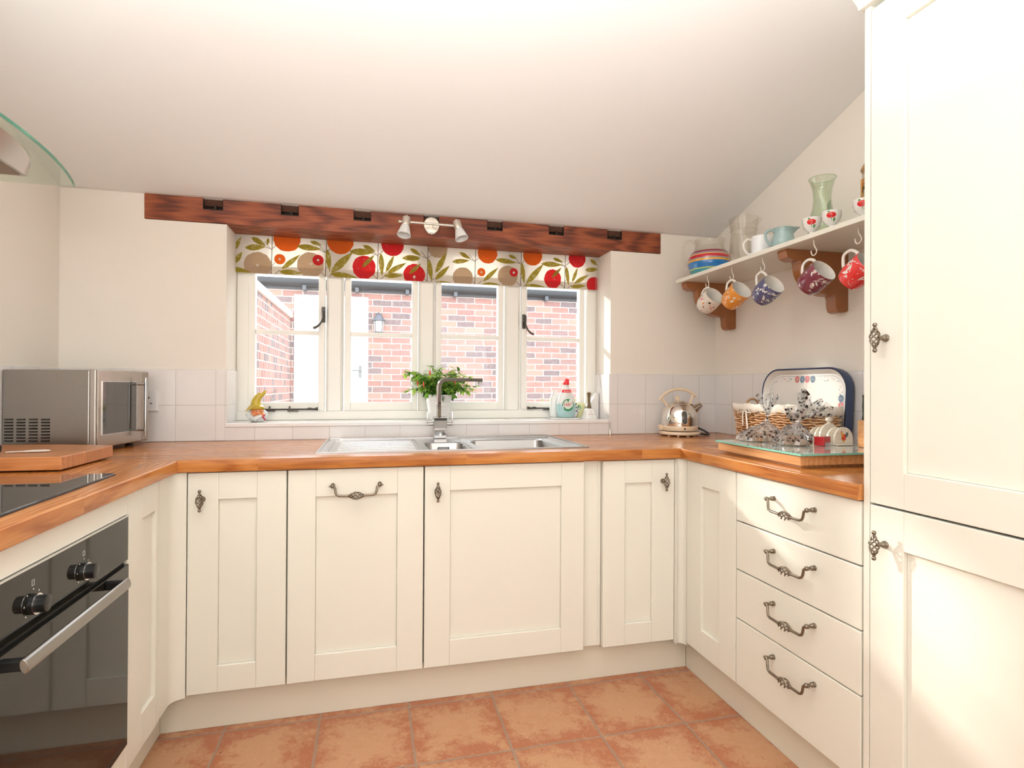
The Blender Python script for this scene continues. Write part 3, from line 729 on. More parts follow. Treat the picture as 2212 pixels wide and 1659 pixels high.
for a in (.570, .762):
    b = MB(FL); b.tube([(a, .004, .738), (a, .012, .738), (a, .0122, .738), (a, .029, .738), (a, .030, .738)], [.0195, .019, .0165, .0158, .014], 28)
    k = build('control_knob', b, M_black, ov, smooth=35)
    b = MB(FL); b.tube([(a, .0115, .738), (a, .0132, .738)], .0197, 28); build('chrome_ring', b, M_silver, k, smooth=35)
    b = MB(FL)
    for i in range(7):
        an = -2.3+i*.75; b.box(a+.028*sin(an)-.0012, a+.028*sin(an)+.0012, .004, .0045, .738+.028*cos(an)-.0012, .738+.028*cos(an)+.0012)
    for q in ((a-.004, .773),):
        for w0 in ((0, .008, 0, .0007), (0, .008, .0103, .011), (0, .0007, 0, .011), (.0073, .008, 0, .011)): b.box(q[0]+w0[0], q[0]+w0[1], .004, .0045, q[1]+w0[2], q[1]+w0[3])
    pieces('dial_mark', b, M_print, ov)
t = thing('oven_housing', 'plain cream strips framing the black oven above and below', 'housing', (.3, -.63, .12))
build('upper_strip', MB(FL).box(.3305, .94, -.02, 0, .8125, .868), M_cream, t, bevel=.0015)
build('lower_panel', MB(FL).box(.3305, .94, -.02, 0, .129, .2035), M_cream, t, bevel=.0015)
pieces('side_panel', MB(FL).box(.9305, .945, -.55, 0, .2035, .8125).box(.3295, .3325, -.55, -.004, .129, .8125), M_cream, t)
# next cabinet past the oven (mostly outside the frame)
t = thing('base_cabinet', 'cream shaker cabinet on the near side of the oven', 'cabinet', (.2, -1.25, 0), G)
carcass(FL, .947, 1.55, t, .5); shaker(FL, .947, 1.55, .128, DZ1, .098, .098, .098, .088, t)
# hob
M_hob = plain('black_ceramic_glass', (.012, .012, .013), .035, spec=.8, coat=.8)
t = thing('hob', 'black ceramic hob with a thin steel edge set in the left worktop', 'hob', (.05, -.57, ZT))
b = MB(); b.prism([(.330-.012, -.864), (.330, -.852), (.318+.001, -.2905), (.308, -.280), (-.182, -.280), (-.194, -.292), (-.194, -.852), (-.182, -.864)], 2, ZT+.0012, ZT+.0055); build('glass_top', b, M_hob, t, bevel=.001)
b = MB(); b.prism([(.333-.012, -.867), (.333, -.855), (.322, -.2885), (.311, -.277), (-.185, -.277), (-.197, -.289), (-.197, -.855), (-.185, -.867)], 2, ZT+.0002, ZT+.0030); build('steel_edge', b, M_black, t)

# ------------------------------------------------------------------ hood
t = thing('cooker_hood', 'curved glass and steel cooker hood on the left wall', 'hood', (WL, -.57, 1.68))
yc = -.660; half = .395; xf = .211; bul = .064
def arc(x_edge, half_, bulge, n=24):
    Rr = (half_**2+bulge**2)/(2*bulge); a = math.asin(half_/Rr)
    return [(x_edge+bulge-Rr+Rr*cos(-a+2*a*i/n), yc+Rr*sin(-a+2*a*i/n)) for i in range(n+1)]
P = [(WL+.001, yc-half)] + arc(xf, half, bul) + [(WL+.001, yc+half)]
b = MB(); b.prism(P, 2, 1.688, 1.6935); o = build('glass_canopy', b, [M_hoodglass], t)
P2 = arc(xf, half, bul); Q2 = arc(xf-.003, half-.002, bul)
b = MB(); b.prism(P2+list(reversed(Q2)), 2, 1.6875, 1.694); build('glass_edge', b, M_glassedge, t)
# steel body under the glass
b = MB(); hb = .240; xe = .188
P = [(WL+.001, yc-hb+.0)] + [(x, y) for x, y in arc(xe, hb, .055)] + [(WL+.001, yc+hb)]
P_low = [(WL+.001, yc-hb+.006)] + [(x-.004, yc+(y-yc)*.975) for x, y in arc(xe, hb, .008)] + [(WL+.001, yc+hb-.006)]
n = len(P); vs = [(x, y, 1.6875) for x, y in P]+[(x, y, 1.6555) for x, y in P_low]
b.add(vs, [list(range(n)), list(range(2*n-1, n-1, -1))]+[(i, (i+1) % n, n+(i+1) % n, n+i) for i in range(n)])
build('steel_body', b, M_steel, t, smooth=25)
b = MB(); P3 = [(WL+.02, yc-hb+.02)] + [(x-.014, yc+(y-yc)*.93) for x, y in arc(xe, hb, .008)] + [(WL+.02, yc+hb-.02)]
b.prism(P3, 2, 1.6535, 1.6555); build('filter_panel', b, plain('aluminium_filter', (.34, .28, .22), .45, metal=.8, bump=.2, bscale=90), t)
b = MB(); b.box(WL+.001, WL+.25, yc-.12, yc+.12, 1.694, 2.24); build('chimney', b, M_steel, t, bevel=.002)

# ------------------------------------------------------------------ sink
sk = thing('sink', 'inset stainless steel sink with drainer on the left and two bowls', 'sink', (1.32, .38, ZT))
b = MB(); x0, x1, y0, y1 = .797, 1.842, .102, .667; zt = ZT+.0045; zd = ZT+.001
B1 = (1.205, 1.375, .135, .400); B2 = (1.408, 1.750, .135, .470)
def rect_cells(xs, ys, skip, z):
    for i in range(len(xs)-1):
        for j in range(len(ys)-1):
            cx, cy = (xs[i]+xs[i+1])/2, (ys[j]+ys[j+1])/2
            if any(s[0] < cx < s[1] and s[2] < cy < s[3] for s in skip): continue
            b.add([(xs[i], ys[j], z), (xs[i+1], ys[j], z), (xs[i+1], ys[j+1], z), (xs[i], ys[j+1], z)], [(0, 1, 2, 3)])
DR = (.835, 1.178, .135, .560)
rect_cells(sorted({x0, x1, DR[0], DR[1], B1[0], B1[1], B2[0], B2[1]}), sorted({y0, y1, .135, .400, .470, .560}), [B1, B2, DR], zt-.0015)
# raised outer rim and ridge around the back deck
for q in ((x0, x1, y0, y0+.008), (x0, x1, y1-.008, y1), (x0, x0+.008, y0+.008, y1-.008), (x1-.008, x1, y0+.008, y1-.008)): b.box(*q, ZT+.0005, zt+.0015)
b.box(1.385, 1.80, .520, .526, zt-.002, zt+.004).box(.85, 1.385, .600, .606, zt-.002, zt+.004)
# drainer tray with ridges
b.add([(DR[0], DR[2], zd), (DR[1], DR[2], zd), (DR[1], DR[3], zd-.001), (DR[0], DR[3], zd)], [(0, 1, 2, 3)])
for (xa, ya), (xb_, yb_) in (((DR[0], DR[2]), (DR[1], DR[2])), ((DR[1], DR[2]), (DR[1], DR[3])), ((DR[1], DR[3]), (DR[0], DR[3])), ((DR[0], DR[3]), (DR[0], DR[2]))):
    b.add([(xa, ya, zd), (xb_, yb_, zd), (xb_, yb_, zt-.0015), (xa, ya, zt-.0015)], [(0, 1, 2, 3)])
for k in range(7):
    yy = .165+k*.055; b.tube([(DR[0]+.03, yy, zd), (DR[1]-.02, yy, zd)], .0032, 8)
build('deck', b, M_steelx, sk, smooth=30)
def bowl(q, dep, name):
    b = MB(); xa, xb_, ya, yb_ = q; rc = .035; rings = []
    def ring(x0, x1, y0, y1, r, z):
        o = []
        for cx, cy, a0 in ((x1-r, y1-r, 0), (x0+r, y1-r, pi/2), (x0+r, y0+r, pi), (x1-r, y0+r, 1.5*pi)):
            for i in range(7): a = a0+pi/2*i/6; o.append((cx+r*cos(a), cy+r*sin(a), z))
        return o
    R_ = [ring(xa-.001, xb_+.001, ya-.001, yb_+.001, .004, zt-.0012), ring(xa+.003, xb_-.003, ya+.003, yb_-.003, rc, zt-.005), ring(xa+.008, xb_-.008, ya+.008, yb_-.008, rc, ZT-dep+.03), ring(xa+.022, xb_-.022, ya+.022, yb_-.022, rc, ZT-dep+.006), ring(xa+.045, xb_-.045, ya+.045, yb_-.045, .03, ZT-dep)]
    n = 28; vs = [p for r in R_ for p in r]; fs = [(i*n+k, i*n+(k+1) % n, (i+1)*n+(k+1) % n, (i+1)*n+k) for i in range(4) for k in range(n)]+[[4*n+k for k in range(n)]]
    b.add(vs, fs)
    o = build(name, b, M_steelx, sk, smooth=50)
    cx, cy = (xa+xb_)/2, (ya+yb_)/2
    build('drain', MB().lathe([(.038, 0), (.038, .003), (.030, .004), (.028, .001), (.0001, .001)], (cx, cy, ZT-dep+.0005), 24), M_chrome, o, smooth=40)
    return o
o = bowl(B1, .10, 'half_bowl'); bowl(B2, .15, 'main_bowl')
b = MB(); yy = B1[3]-.0105
for q in ((-.024, .024, .0, .003), (-.024, .024, .021, .024), (-.024, -.021, .003, .021), (.021, .024, .003, .021)): b.box(1.290+q[0], 1.290+q[1], yy-.004, yy, .872+q[2]-.002, .872+q[3]-.002)
build('overflow', b, M_dark, o)
# mixer tap
tp = thing('mixer_tap', 'square chrome mixer tap with a flat angular spout behind the sink', 'tap', (1.298, .585, ZT))
b = MB(); tx, ty = 1.298, .600
b.box(tx-.029, tx+.029, ty-.029, ty+.029, ZT+.0050, .958)
b.box(tx-.026, tx+.026, ty-.026, ty+.026, .958, .962)
b.prism([(ty-.027, .962), (ty-.037, 1.010), (ty+.020, 1.014), (ty+.027, .9622)], 0, tx-.030, tx+.030)
build('tap_body', b, M_chrome, tp, bevel=.0015)
for s in (-1, 1):
    b = MB(); b.tube([(tx+s*.030, ty, .979), (tx+s*.062, ty, .979)], .0075, 14)
    b.box(min(tx+s*.055, tx+s*.060), max(tx+s*.055, tx+s*.060), ty-.007, ty+.007, .972, 1.036)
    build('lever', b, M_chrome, tp, smooth=35)
def ribbon(b, pts, w, t, side):
    pts = [Vector(p) for p in pts]; side = Vector(side).normalized(); vs = []; n = len(pts)
    for i, p in enumerate(pts):
        d = (pts[min(i+1, n-1)]-pts[max(i-1, 0)]).normalized(); nn = d.cross(side).normalized()
        vs += [p+side*w/2+nn*t/2, p-side*w/2+nn*t/2, p-side*w/2-nn*t/2, p+side*w/2-nn*t/2]
    fs = [(i*4+k, i*4+(k+1) % 4, (i+1)*4+(k+1) % 4, (i+1)*4+k) for i in range(n-1) for k in range(4)]+[(0, 1, 2, 3), tuple(4*(n-1)+k for k in (3, 2, 1, 0))]
    return b.add(vs, fs)
sd = Vector((.97, -.24, 0)); sdn = Vector((.24, .97, 0)); ts = Vector((.96, .28, 0)).normalized(); tn = Vector((-ts.y, ts.x, 0))
o0 = Vector((tx-.005, ty, 1.012)); pts = [o0, o0+Vector((0, 0, .14))]
for i in range(1, 9):
    a = pi/2*i/8; pts.append(o0+Vector((0, 0, .140))+Vector((0, 0, .034*sin(a)))+ts*.034*(1-cos(a)))
pts += [o0+Vector((0, 0, .174))+ts*.225]
b = MB(); ribbon(b, pts, .019, .0165, tn)
e = o0+Vector((0, 0, .162))+ts*.215; b.lathe([(.0085, -.010), (.0085, .004)], e, 14)
build('spout', b, M_chrome, tp, smooth=35, bevel=.0012)
b = MB()
for z in (1.075, 1.062): b.box(tx-.011, tx+.004, ty-.0126, ty-.0118, z, z+.004)
build('dark_print', b, M_dark, tp)

# ------------------------------------------------------------------ microwave
MWO = Vector((.0430, .264, 0)); ang = math.atan2(.336, .052)
A_ = Vector((cos(ang), sin(ang), 0)); N_ = Vector((sin(ang), -cos(ang), 0))   # along the front, outward
FM = frame(MWO, A_, N_)
mw = thing('microwave', 'steel microwave oven with chrome bar handle in the left corner', 'microwave', (-.1, .5, ZT))
b = MB(FM)
b.box(0, .328, -.308, -.022, .930, 1.207); cas = build('casing', b, M_steelmw, mw, bevel=.004)
b = MB(FM); b.box(-.0015, .3295, -.0215, 0, .927, 1.2095); ff = build('front_frame', b, plain('satin_grey_fascia', (.50, .47, .43), .3, metal=.6), mw, bevel=.004)
b = MB(FM); b.box(.004, .272, 0, .0045, .931, 1.205); d = build('door', b, steel('microwave_door_steel', (.50, .45, .40), .25, 2), mw, bevel=.0012)
M_mwglass = plain('smoked_glass', (.05, .05, .045), .08, spec=.8, coat=.6)
b = MB(FM); b.box(.028, .238, .0046, .006, .975, 1.165); wdw = build('door_window', b, M_mwglass, d, bevel=.0005)
b = MB(FM)
for q in ((.0255, .2405, .973, .975), (.0255, .2405, 1.165, 1.167), (.0255, .028, .975, 1.165), (.238, .2405, .975, 1.165)): b.box(q[0], q[1], .0046, .0066, q[2], q[3])
build('window_trim', b, M_silver, d)
b = MB(FM); b.tube([(.247, .036, .953), (.247, .036, 1.183)], .0060, 14)
for z in (.975, 1.157): b.tube([(.247, .0045, z), (.247, .033, z)], .0045, 10)
build('handle', b, M_chrome, d, smooth=35)
b = MB(FM); b.box(.275, .326, 0, .0035, .931, 1.205); cp = build('control_panel', b, steel('microwave_panel_steel', (.42, .37, .32), .25, 2), mw, bevel=.001)
b = MB(FM)
for k in range(5): b.box(.294, .308, .0036, .0046, 1.05+k*.018, 1.056+k*.018)
pieces('button', b, M_nickel, cp)
# louvred vent slots pressed into the side (facing the camera)
b = MB(FM)
for c in range(4):
    for r_ in range(8):
        n0 = -.166-c*.0400; z = .9535+r_*.0108
        b.box(-.0006, .006, n0-.0145, n0+.0145, z, z+.0056)
pieces('vent_slot', b, M_dark, cas)
b = MB(FM)
for c in range(4):
    for r_ in range(8):
        n0 = -.166-c*.0400; z = .9535+r_*.0108
        b.add([(-.0002, n0-.0145, z+.0056), (-.0002, n0+.0145, z+.0056), (-.0035, n0+.012, z+.0034), (-.0035, n0-.012, z+.0034)], [(0, 1, 2, 3)])
        b.add([(-.0002, n0-.0155, z-.0008), (-.0002, n0+.0155, z-.0008), (-.0012, n0+.0155, z+.0000), (-.0012, n0-.0155, z+.0000)], [(0, 1, 2, 3)])
pieces('vent_louvre', b, M_steelmw, cas)
b = MB(FM)
for a in (.03, .29):
    for n0 in (-.27, -.05): b.lathe([(.014, .9105), (.016, .930)], (a, n0, 0), 12)
pieces('foot', b, M_black, mw)

# ------------------------------------------------------------------ socket
t = thing('wall_socket', 'white plug socket on the tiles beside the microwave', 'socket', (.06, W-.007, 1.085))
b = MB(); b.box(-.045, .1015, W-.0165, W-.0072, 1.043, 1.129); pl_ = build('face_plate', b, M_white, t, bevel=.002)
b = MB()
for cx in (-.008, .066):
    b.box(cx-.0035, cx+.0035, W-.0170, W-.0160, 1.095, 1.103).box(cx-.014, cx-.006, W-.0170, W-.0160, 1.073, 1.077).box(cx+.006, cx+.014, W-.0170, W-.0160, 1.073, 1.077)
pieces('socket_hole', b, M_dark, pl_)
b = MB()
for cx in (-.008, .066): b.box(cx-.006, cx+.006, W-.0185, W-.0160, 1.108, 1.121)
pieces('rocker_switch', b, M_white, pl_, bevel=.001)

# ------------------------------------------------------------------ left chopping board with its things
t = thing('chopping_board', 'thick wooden chopping board on the left worktop before the microwave', 'chopping board', (.0, .0, ZT+.004))
b = MB(); b.prism([(.152, .126), (.147, -.185), (-.255, -.170), (-.255, .215), (-.03, .190)], 2, ZT+.0045, ZT+.0425)
build('block', b, M_board, t, bevel=.003)
b = MB()
for x, y in ((.12, .09), (.12, -.15), (-.22, .15), (-.22, -.14)): b.lathe([(.011, ZT+.0003), (.012, ZT+.0045)], (x, y, 0), 12)
pieces('foot', b, M_black, t)
ZBD = ZT+.043
t = thing('peeler', 'small slim white plastic tool lying on the left chopping board', 'kitchen tool', (.03, -.04, ZBD))
p0, p1 = Vector((-.045, -.075, ZBD+.0035)), Vector((.060, -.055, ZBD+.004)); dd = (p1-p0)
b = MB(); b.tube([p0+dd*k for k in (0, .03, .12, .4, .5, .65, .85, .96, 1)], [.0015, .004, .005, .006, .0085, .010, .010, .0075, .003], 14, flat=(1, .38))
build('body', b, plain('off_white_plastic', (.78, .70, .63), .35), t, smooth=50)
b = MB(); b.tube([p0+dd*.58+Vector((0, 0, .0036)), p0+dd*.9+Vector((0, 0, .0036))], .0022, 8, flat=(1, .4)); build('slot', b, plain('grey_slot', (.35, .30, .27), .5), t)
t = thing('pan_lid', 'steel lid with black knob end at the left edge of the chopping board', 'lid', (-.17, -.02, ZBD))
b = MB(); b.tube([(-.24, -.075, ZBD+.013), (-.15, -.055, ZBD+.013), (-.092, -.041, ZBD+.013)], [.009, .008, .006], 14, flat=(1, .6)); build('steel_rod', b, M_chrome, t, smooth=40)
b = MB(); b.lathe([(.0085, 0), (.011, .004), (.011, .018), (.008, .021)], (-.084, -.040, ZBD+.0005), 16); build('knob_end', b, M_black, t, smooth=40)
b = MB(); b.tube([(-.245, -.03, ZBD+.012), (-.13, -.005, ZBD+.020)], [.011, .004], 12, flat=(1, .5)); build('dark_blade', b, plain('dark_steel', (.06, .065, .065), .25, metal=.6), t, smooth=40)
b = MB(); b.lathe([(.012, 0), (.014, .012), (.012, .030), (.008, .034)], (-.205, -.10, ZBD+.0003), 14); build('pale_cap', b, M_white, t, smooth=40)

# ------------------------------------------------------------------ gnome-like ornament on the sill
t = thing('ornament', 'small pottery head with white beard and crooked mustard pointed hat on the sill', 'ornament', (.478, .775, ZS))
gx, gy = .478, .775
b = MB(); b.lathe([(.026, ZS+.0003), (.034, ZS+.008), (.042, ZS+.030), (.040, ZS+.046), (.030, ZS+.058), (.0001, ZS+.062)], (gx, gy, 0), 28, sy=.85)
b.ball((gx-.033, gy-.012, ZS+.036), .015, 12, 8); b.ball((gx+.034, gy-.012, ZS+.036), .015, 12, 8); b.tube([(gx-.03, gy-.026, ZS+.028), (gx-.004, gy-.038, ZS+.014), (gx+.034, gy-.022, ZS+.040)], [.010, .012, .009], 10)
build('beard', b, plain('white_glaze', (.72, .74, .72), .15, coat=.6, var=.12, bscale=50), t, smooth=60)
M_face = plain('terracotta_face', (.78, .28, .10), .3, coat=.3, var=.15, bscale=60)
b = MB(); b.ball((gx+.004, gy-.020, ZS+.044), .029, 20, 12, (1, .7, .85)); b.ball((gx+.012, gy-.042, ZS+.040), .0070, 12, 8); b.ball((gx-.007, gy-.038, ZS+.037), .009, 12, 8); b.ball((gx+.026, gy-.030, ZS+.036), .008, 12, 8)
fc = build('face', b, M_face, t, smooth=60)
b = MB(); b.ball((gx+.003, gy-.0405, ZS+.051), .0022, 8, 6); b.ball((gx+.019, gy-.0375, ZS+.050), .0022, 8, 6); pieces('eye', b, M_dark, fc)
b = MB(); b.tube([(gx-.048, gy-.02, ZS+.050), (gx-.030, gy-.034, ZS+.060), (gx-.005, gy-.040, ZS+.068), (gx+.024, gy-.030, ZS+.068), (gx+.036, gy-.016, ZS+.062)], [.0025, .006, .007, .006, .003], 10, flat=(1, .6))
b.lathe([(.040, .060), (.036, .066), (.026, .078)], (gx-.004, gy-.006, ZS), 24)
b.tube([(gx-.003, gy-.006, ZS+.070), (gx-.004, gy-.008, ZS+.090), (gx+.002, gy-.008, ZS+.108), (gx+.013, gy-.008, ZS+.121), (gx+.026, gy-.008, ZS+.128), (gx+.033, gy-.008, ZS+.140), (gx+.034, gy-.008, ZS+.146)], [.028, .021, .017, .015, .009, .006, .003], 18, sm=4)
build('pointed_hat', b, plain('mustard_glaze', (.58, .42, .035), .25, coat=.5, var=.25, bscale=40), t, smooth=60)
b = MB()
for k in range(5): b.ball((gx+.033+.004*cos(k*1.3), gy-.030, ZS+.012+k*.005), .0042, 8, 6)
build('red_tassel', b, plain('crimson_glaze', (.60, .05, .08), .3), t, smooth=60)
b = MB(); b.ball((gx-.020, gy-.034, ZS+.024), .0065, 10, 6, (1, .5, .9)); build('hand', b, M_face, t, smooth=60)

# ------------------------------------------------------------------ potted plant
px_, py_ = 1.316, .800
t = thing('potted_plant', 'bushy chilli plant in a white pot on the sill behind the tap', 'plant', (px_, py_, ZS))
b = MB(); prof = [(.048, ZS+.0005)]
for k in range(14):
    z = ZS+.004+k*.0085; r = .0485+.0165*k/13; prof += [(r+.0006, z), (r+.0006, z+.006), (r-.0004, z+.0075)]
prof += [(.067, 1.108), (.067, 1.113)]
b.shell(prof, .004, (px_, py_, 0), 40); build('pot', b, plain('white_ribbed_pot', (.82, .81, .80), .4), t, smooth=60)
build('soil', MB().lathe([(.060, 1.095), (.0001, 1.099)], (px_, py_, 0), 20), plain('soil', (.06, .035, .02), .9), t)
rr = random.Random(11)
b = MB(); leaves = MB(); fr_ = []
for i in range(85):
    a = rr.uniform(0, 2*pi); q = rr.random(); L = .06+.150*q**.8
    dirx, diry = cos(a), sin(a)*.42; H = rr.uniform(.02, .15)*(1.12-.45*q)
    base = Vector((px_+rr.uniform(-.02, .02), py_+rr.uniform(-.015, .015), 1.095))
    tip = base+Vector((dirx*L, diry*L, H+.01)); tip.y = min(tip.y, .868)
    mid = base.lerp(tip, .5)+Vector((0, 0, .035))
    pts = [base, base.lerp(mid, .6)+Vector((0, 0, .008)), mid, mid.lerp(tip, .55)+Vector((0, 0, .004)), tip]
    b.tube(pts, [.0018, .0016, .0013, .0011, .0007], 5, sm=4)
    for k in range(int(5+L*70)):
        s = rr.uniform(.25, 1.02); seg = min(3, int(s*4)); f = s*4-seg; p = pts[seg].lerp(pts[seg+1], min(f, 1.1))
        la = rr.uniform(0, 2*pi); ln = rr.uniform(.020, .040); drop = rr.uniform(-.9, .35) if q < .75 else rr.uniform(-.7, .3)
        d = Vector((cos(la)+dirx*.8, (sin(la)+diry)*.6, drop)).normalized(); sd_ = d.cross(Vector((rr.uniform(-.4, .4), rr.uniform(-.4, .4), 1))).normalized(); nn = sd_.cross(d)
        wd = ln*rr.uniform(.15, .24); e = p+d*ln
        if e.y > .874 or p.y > .872: continue
        leaves.cur = 0 if rr.random() < .45 else (1 if rr.random() < .75 else 2)
        vs = [p, p+d*ln*.3+sd_*wd+nn*.001, p+d*ln*.65+sd_*wd*.8-nn*.001, e-nn*.004, p+d*ln*.65-sd_*wd*.8-nn*.001, p+d*ln*.3-sd_*wd+nn*.001, p+d*ln*.35-nn*.0018, p+d*ln*.68-nn*.003]
        leaves.add(vs, [(0, 1, 6), (1, 2, 7, 6), (2, 3, 7), (3, 4, 7), (4, 5, 6, 7), (5, 0, 6)])
# dense dark leaves drooping over the rim
for i in range(150):
    a = rr.uniform(0, 2*pi); r0 = rr.uniform(.015, .064); p = Vector((px_+cos(a)*r0*1.1, py_+sin(a)*r0, rr.uniform(1.11, 1.175)))
    d = Vector((cos(a)*.55+rr.uniform(-.25, .25), sin(a)*.4, rr.uniform(-1.2, -.2))).normalized(); ln = rr.uniform(.025, .048); sd_ = d.cross(Vector((sin(a), -cos(a), .2))).normalized(); nn = sd_.cross(d); wd = ln*rr.uniform(.2, .3)
    e = p+d*ln
    if e.y > .874 or e.z < 1.075: continue
    leaves.cur = 2 if rr.random() < .6 else 0
    leaves.add([p, p+d*ln*.35+sd_*wd, p+d*ln*.7+sd_*wd*.7, e, p+d*ln*.7-sd_*wd*.7, p+d*ln*.35-sd_*wd, p+d*ln*.5-nn*.002], [(0, 1, 6), (1, 2, 6), (2, 3, 6), (3, 4, 6), (4, 5, 6), (5, 0, 6)])
build('stems', b, plain('green_stem', (.16, .28, .05), .6), t, smooth=60)
def leafmat(name, c):
    n = NT(name); v = n.coord(); col = n.mix(n.noise(v, 90, 2), tuple(x*.7 for x in c), tuple(min(1, x*1.3) for x in c)); n.base(col); n.b.inputs['Roughness'].default_value = .4
    tr = n.new('ShaderNodeBsdfTranslucent'); tr.inputs[0].default_value = (min(1, c[0]*2.2), min(1, c[1]*1.7), c[2], 1); mx = n.new('ShaderNodeMixShader'); mx.inputs[0].default_value = .4
    n.link(n.b.outputs[0], mx.inputs[1]); n.link(tr.outputs[0], mx.inputs[2]); n.link(mx.outputs[0], n.out.inputs[0]); return n.m
o = build('foliage', leaves, [leafmat('leaf_green', (.13, .30, .05)), leafmat('leaf_lime', (.32, .52, .11)), leafmat('leaf_dark', (.035, .10, .025))], t, recalc=False); o['kind'] = 'stuff'
b = MB()
for x, y, z in ((1.262, .715, 1.222), (1.232, .72, 1.165), (1.385, .72, 1.175), (1.205, .74, 1.172)): b.tube([(x, y, z+.012), (x, y, z+.004), (x+.001, y, z-.008), (x+.002, y, z-.016)], [.0012, .0042, .0038, .0010], 10)
pieces('chilli', b, plain('red_chilli', (.75, .06, .02), .2, coat=.5), t, smooth=60)
b = MB(); b.torus((1.235, .868, 1.175), .055, .0022, 'y', 40, 8, pi*.55, pi*1.45); b.torus((1.345, .868, 1.235), .030, .0022, 'y', 30, 8, -pi*.15, pi*.9)
build('white_support_hoop', b, M_white, t, smooth=60)

# ------------------------------------------------------------------ soap tray and things at the right end of the sill
t = thing('sill_tray', 'flat white soap tray under the washing-up liquid on the sill', 'tray', (1.975, .79, ZS))
b = MB(); b.prism([(1.895, .765), (1.915, .725), (2.03, .715), (2.055, .745), (2.055, .835), (2.035, .850), (1.915, .850), (1.895, .835)], 2, ZS+.0005, ZS+.007); b2 = build('dish', b, M_whitegloss, t, bevel=.002)
ZTR = ZS+.0075
def ellbottle(c, prof, sy, n=28):
    b = MB(); b.lathe(prof, c, n, sy=sy); return b
t = thing('washing_up_liquid', 'clear washing-up liquid bottle with red cap and round green-ringed label', 'bottle', (1.983, .775, ZTR))
cx, cy = 1.983, .778
M_soapb = plain('milky_clear_plastic', (.82, .85, .83), .15, coat=.4); M_soapl = plain('pale_blue_liquid', (.42, .66, .68), .12, coat=.5)
b = MB(); b.lathe([(.038, .0005), (.044, .004), (.050, .025), (.0525, .060), (.051, .072)], (cx, cy, ZTR), 36, sy=.52); build('liquid_part', b, M_soapl, t, smooth=60)
b = MB(); b.lathe([(.0512, .072), (.047, .095), (.038, .118), (.028, .134), (.024, .142), (.020, .155), (.016, .161), (.014, .168), (.014, .172)], (cx, cy, ZTR), 36, sy=.55); build('bottle_body', b, M_soapb, t, smooth=60)
M_red = plain('bright_red_plastic', (.85, .02, .03), .25, coat=.3)
b = MB(); b.lathe([(.0295, .131), (.0275, .137), (.0245, .146), (.0001, .146)], (cx, cy, ZTR), 30, sy=.58); nb = build('neck_band', b, M_red, t, smooth=60)
b = MB()
for k, w_ in enumerate((.0035, .0020, .0045, .0025, .0038)): b.box(cx-.0165+k*.0070, cx-.0165+k*.0070+w_, cy-.0174, cy-.0155, ZTR+.1355, ZTR+.1400)
build('band_print', b, M_white, nb)
b = MB(); b.lathe([(.0155, .172), (.0165, .178), (.0150, .188), (.0140, .190), (.0001, .190)], (cx, cy, ZTR), 24); b.box(cx-.018, cx+.006, cy-.008, cy+.008, ZTR+.172, ZTR+.182); b.tube([(cx+.002, cy, ZTR+.186), (cx+.004, cy, ZTR+.203)], [.013, .011], 16)
build('cap', b, M_red, t, smooth=40)
yl = cy-.0285
def disc(b, r, y, z, sx=1.0, a0=0, a1=2*pi, r2=0, dx=0, dz=0):
    n = 40
    o = [(cx+dx+r*sx*cos(a0+(a1-a0)*i/n), y, z+dz+r*sin(a0+(a1-a0)*i/n)) for i in range(n+1)]
    q = [(cx+dx+r2*sx*cos(a0+(a1-a0)*i/n), y, z+dz+r2*sin(a0+(a1-a0)*i/n)) for i in range(n+1)]
    b.add(o+q, [(i, i+1, n+2+i, n+1+i) for i in range(n)])
zl_ = ZTR+.066
M_lgreen = plain('label_green', (.03, .28, .10), .4); M_lpale = plain('label_pale', (.80, .86, .80), .4)
b = MB(); disc(b, .030, yl, zl_, 1.0); b.cur = 1; disc(b, .0315, yl-.0003, zl_, 1.0, pi*.30, pi*1.05, .0265); disc(b, .0315, yl-.0003, zl_, 1.0, -pi*.75, pi*.2, .0275); disc(b, .0285, yl-.0004, zl_, 1, -pi*.85, -pi*.15, .022)
b.cur = 0; disc(b, .009, yl-.0006, zl_, 1, dx=.018, dz=.026); b.cur = 1; disc(b, .006, yl-.0005, zl_, .8, dx=0, dz=.022)
lb = build('label', b, [M_lpale, M_lgreen], t, recalc=False)
text_mesh('label_text', 'FAIRY', .0200, facing((cx, yl-.0008, zl_+.001), (1, 0, 0), (0, 0, 1)) @ Matrix.Diagonal((.82, 1.25, 1, 1)), plain('label_red', (.65, .02, .03), .4), lb, .0003)
t = thing('white_bottle', 'plain white bottle behind the washing-up liquid on the sill', 'bottle', (1.950, .826, ZTR))
b = MB(); b.lathe([(.026, .0005), (.0285, .004), (.030, .05), (.029, .095), (.024, .115), (.014, .125), (.013, .142), (.0001, .143)], (1.936, .824, ZTR), 28, sy=.7); build('bottle_body', b, M_soapb, t, smooth=60)
t = thing('spotted_jug', 'little white pottery jug with dark blue spots beside the washing-up liquid', 'jug', (2.042, .81, ZTR))
n = NT('blue_spotted_ceramic'); v = n.coord(); vo = n.new('ShaderNodeTexVoronoi'); n.link(v, vo.inputs['Vector']); vo.inputs['Scale'].default_value = 75
n.base(n.mix(n.ramp(vo.outputs['Distance'], [(.34, (1, 1, 1)), (.40, (0, 0, 0))]), (.82, .82, .83), (.02, .04, .13))); M_spot = n.p(.15, coat=.4)
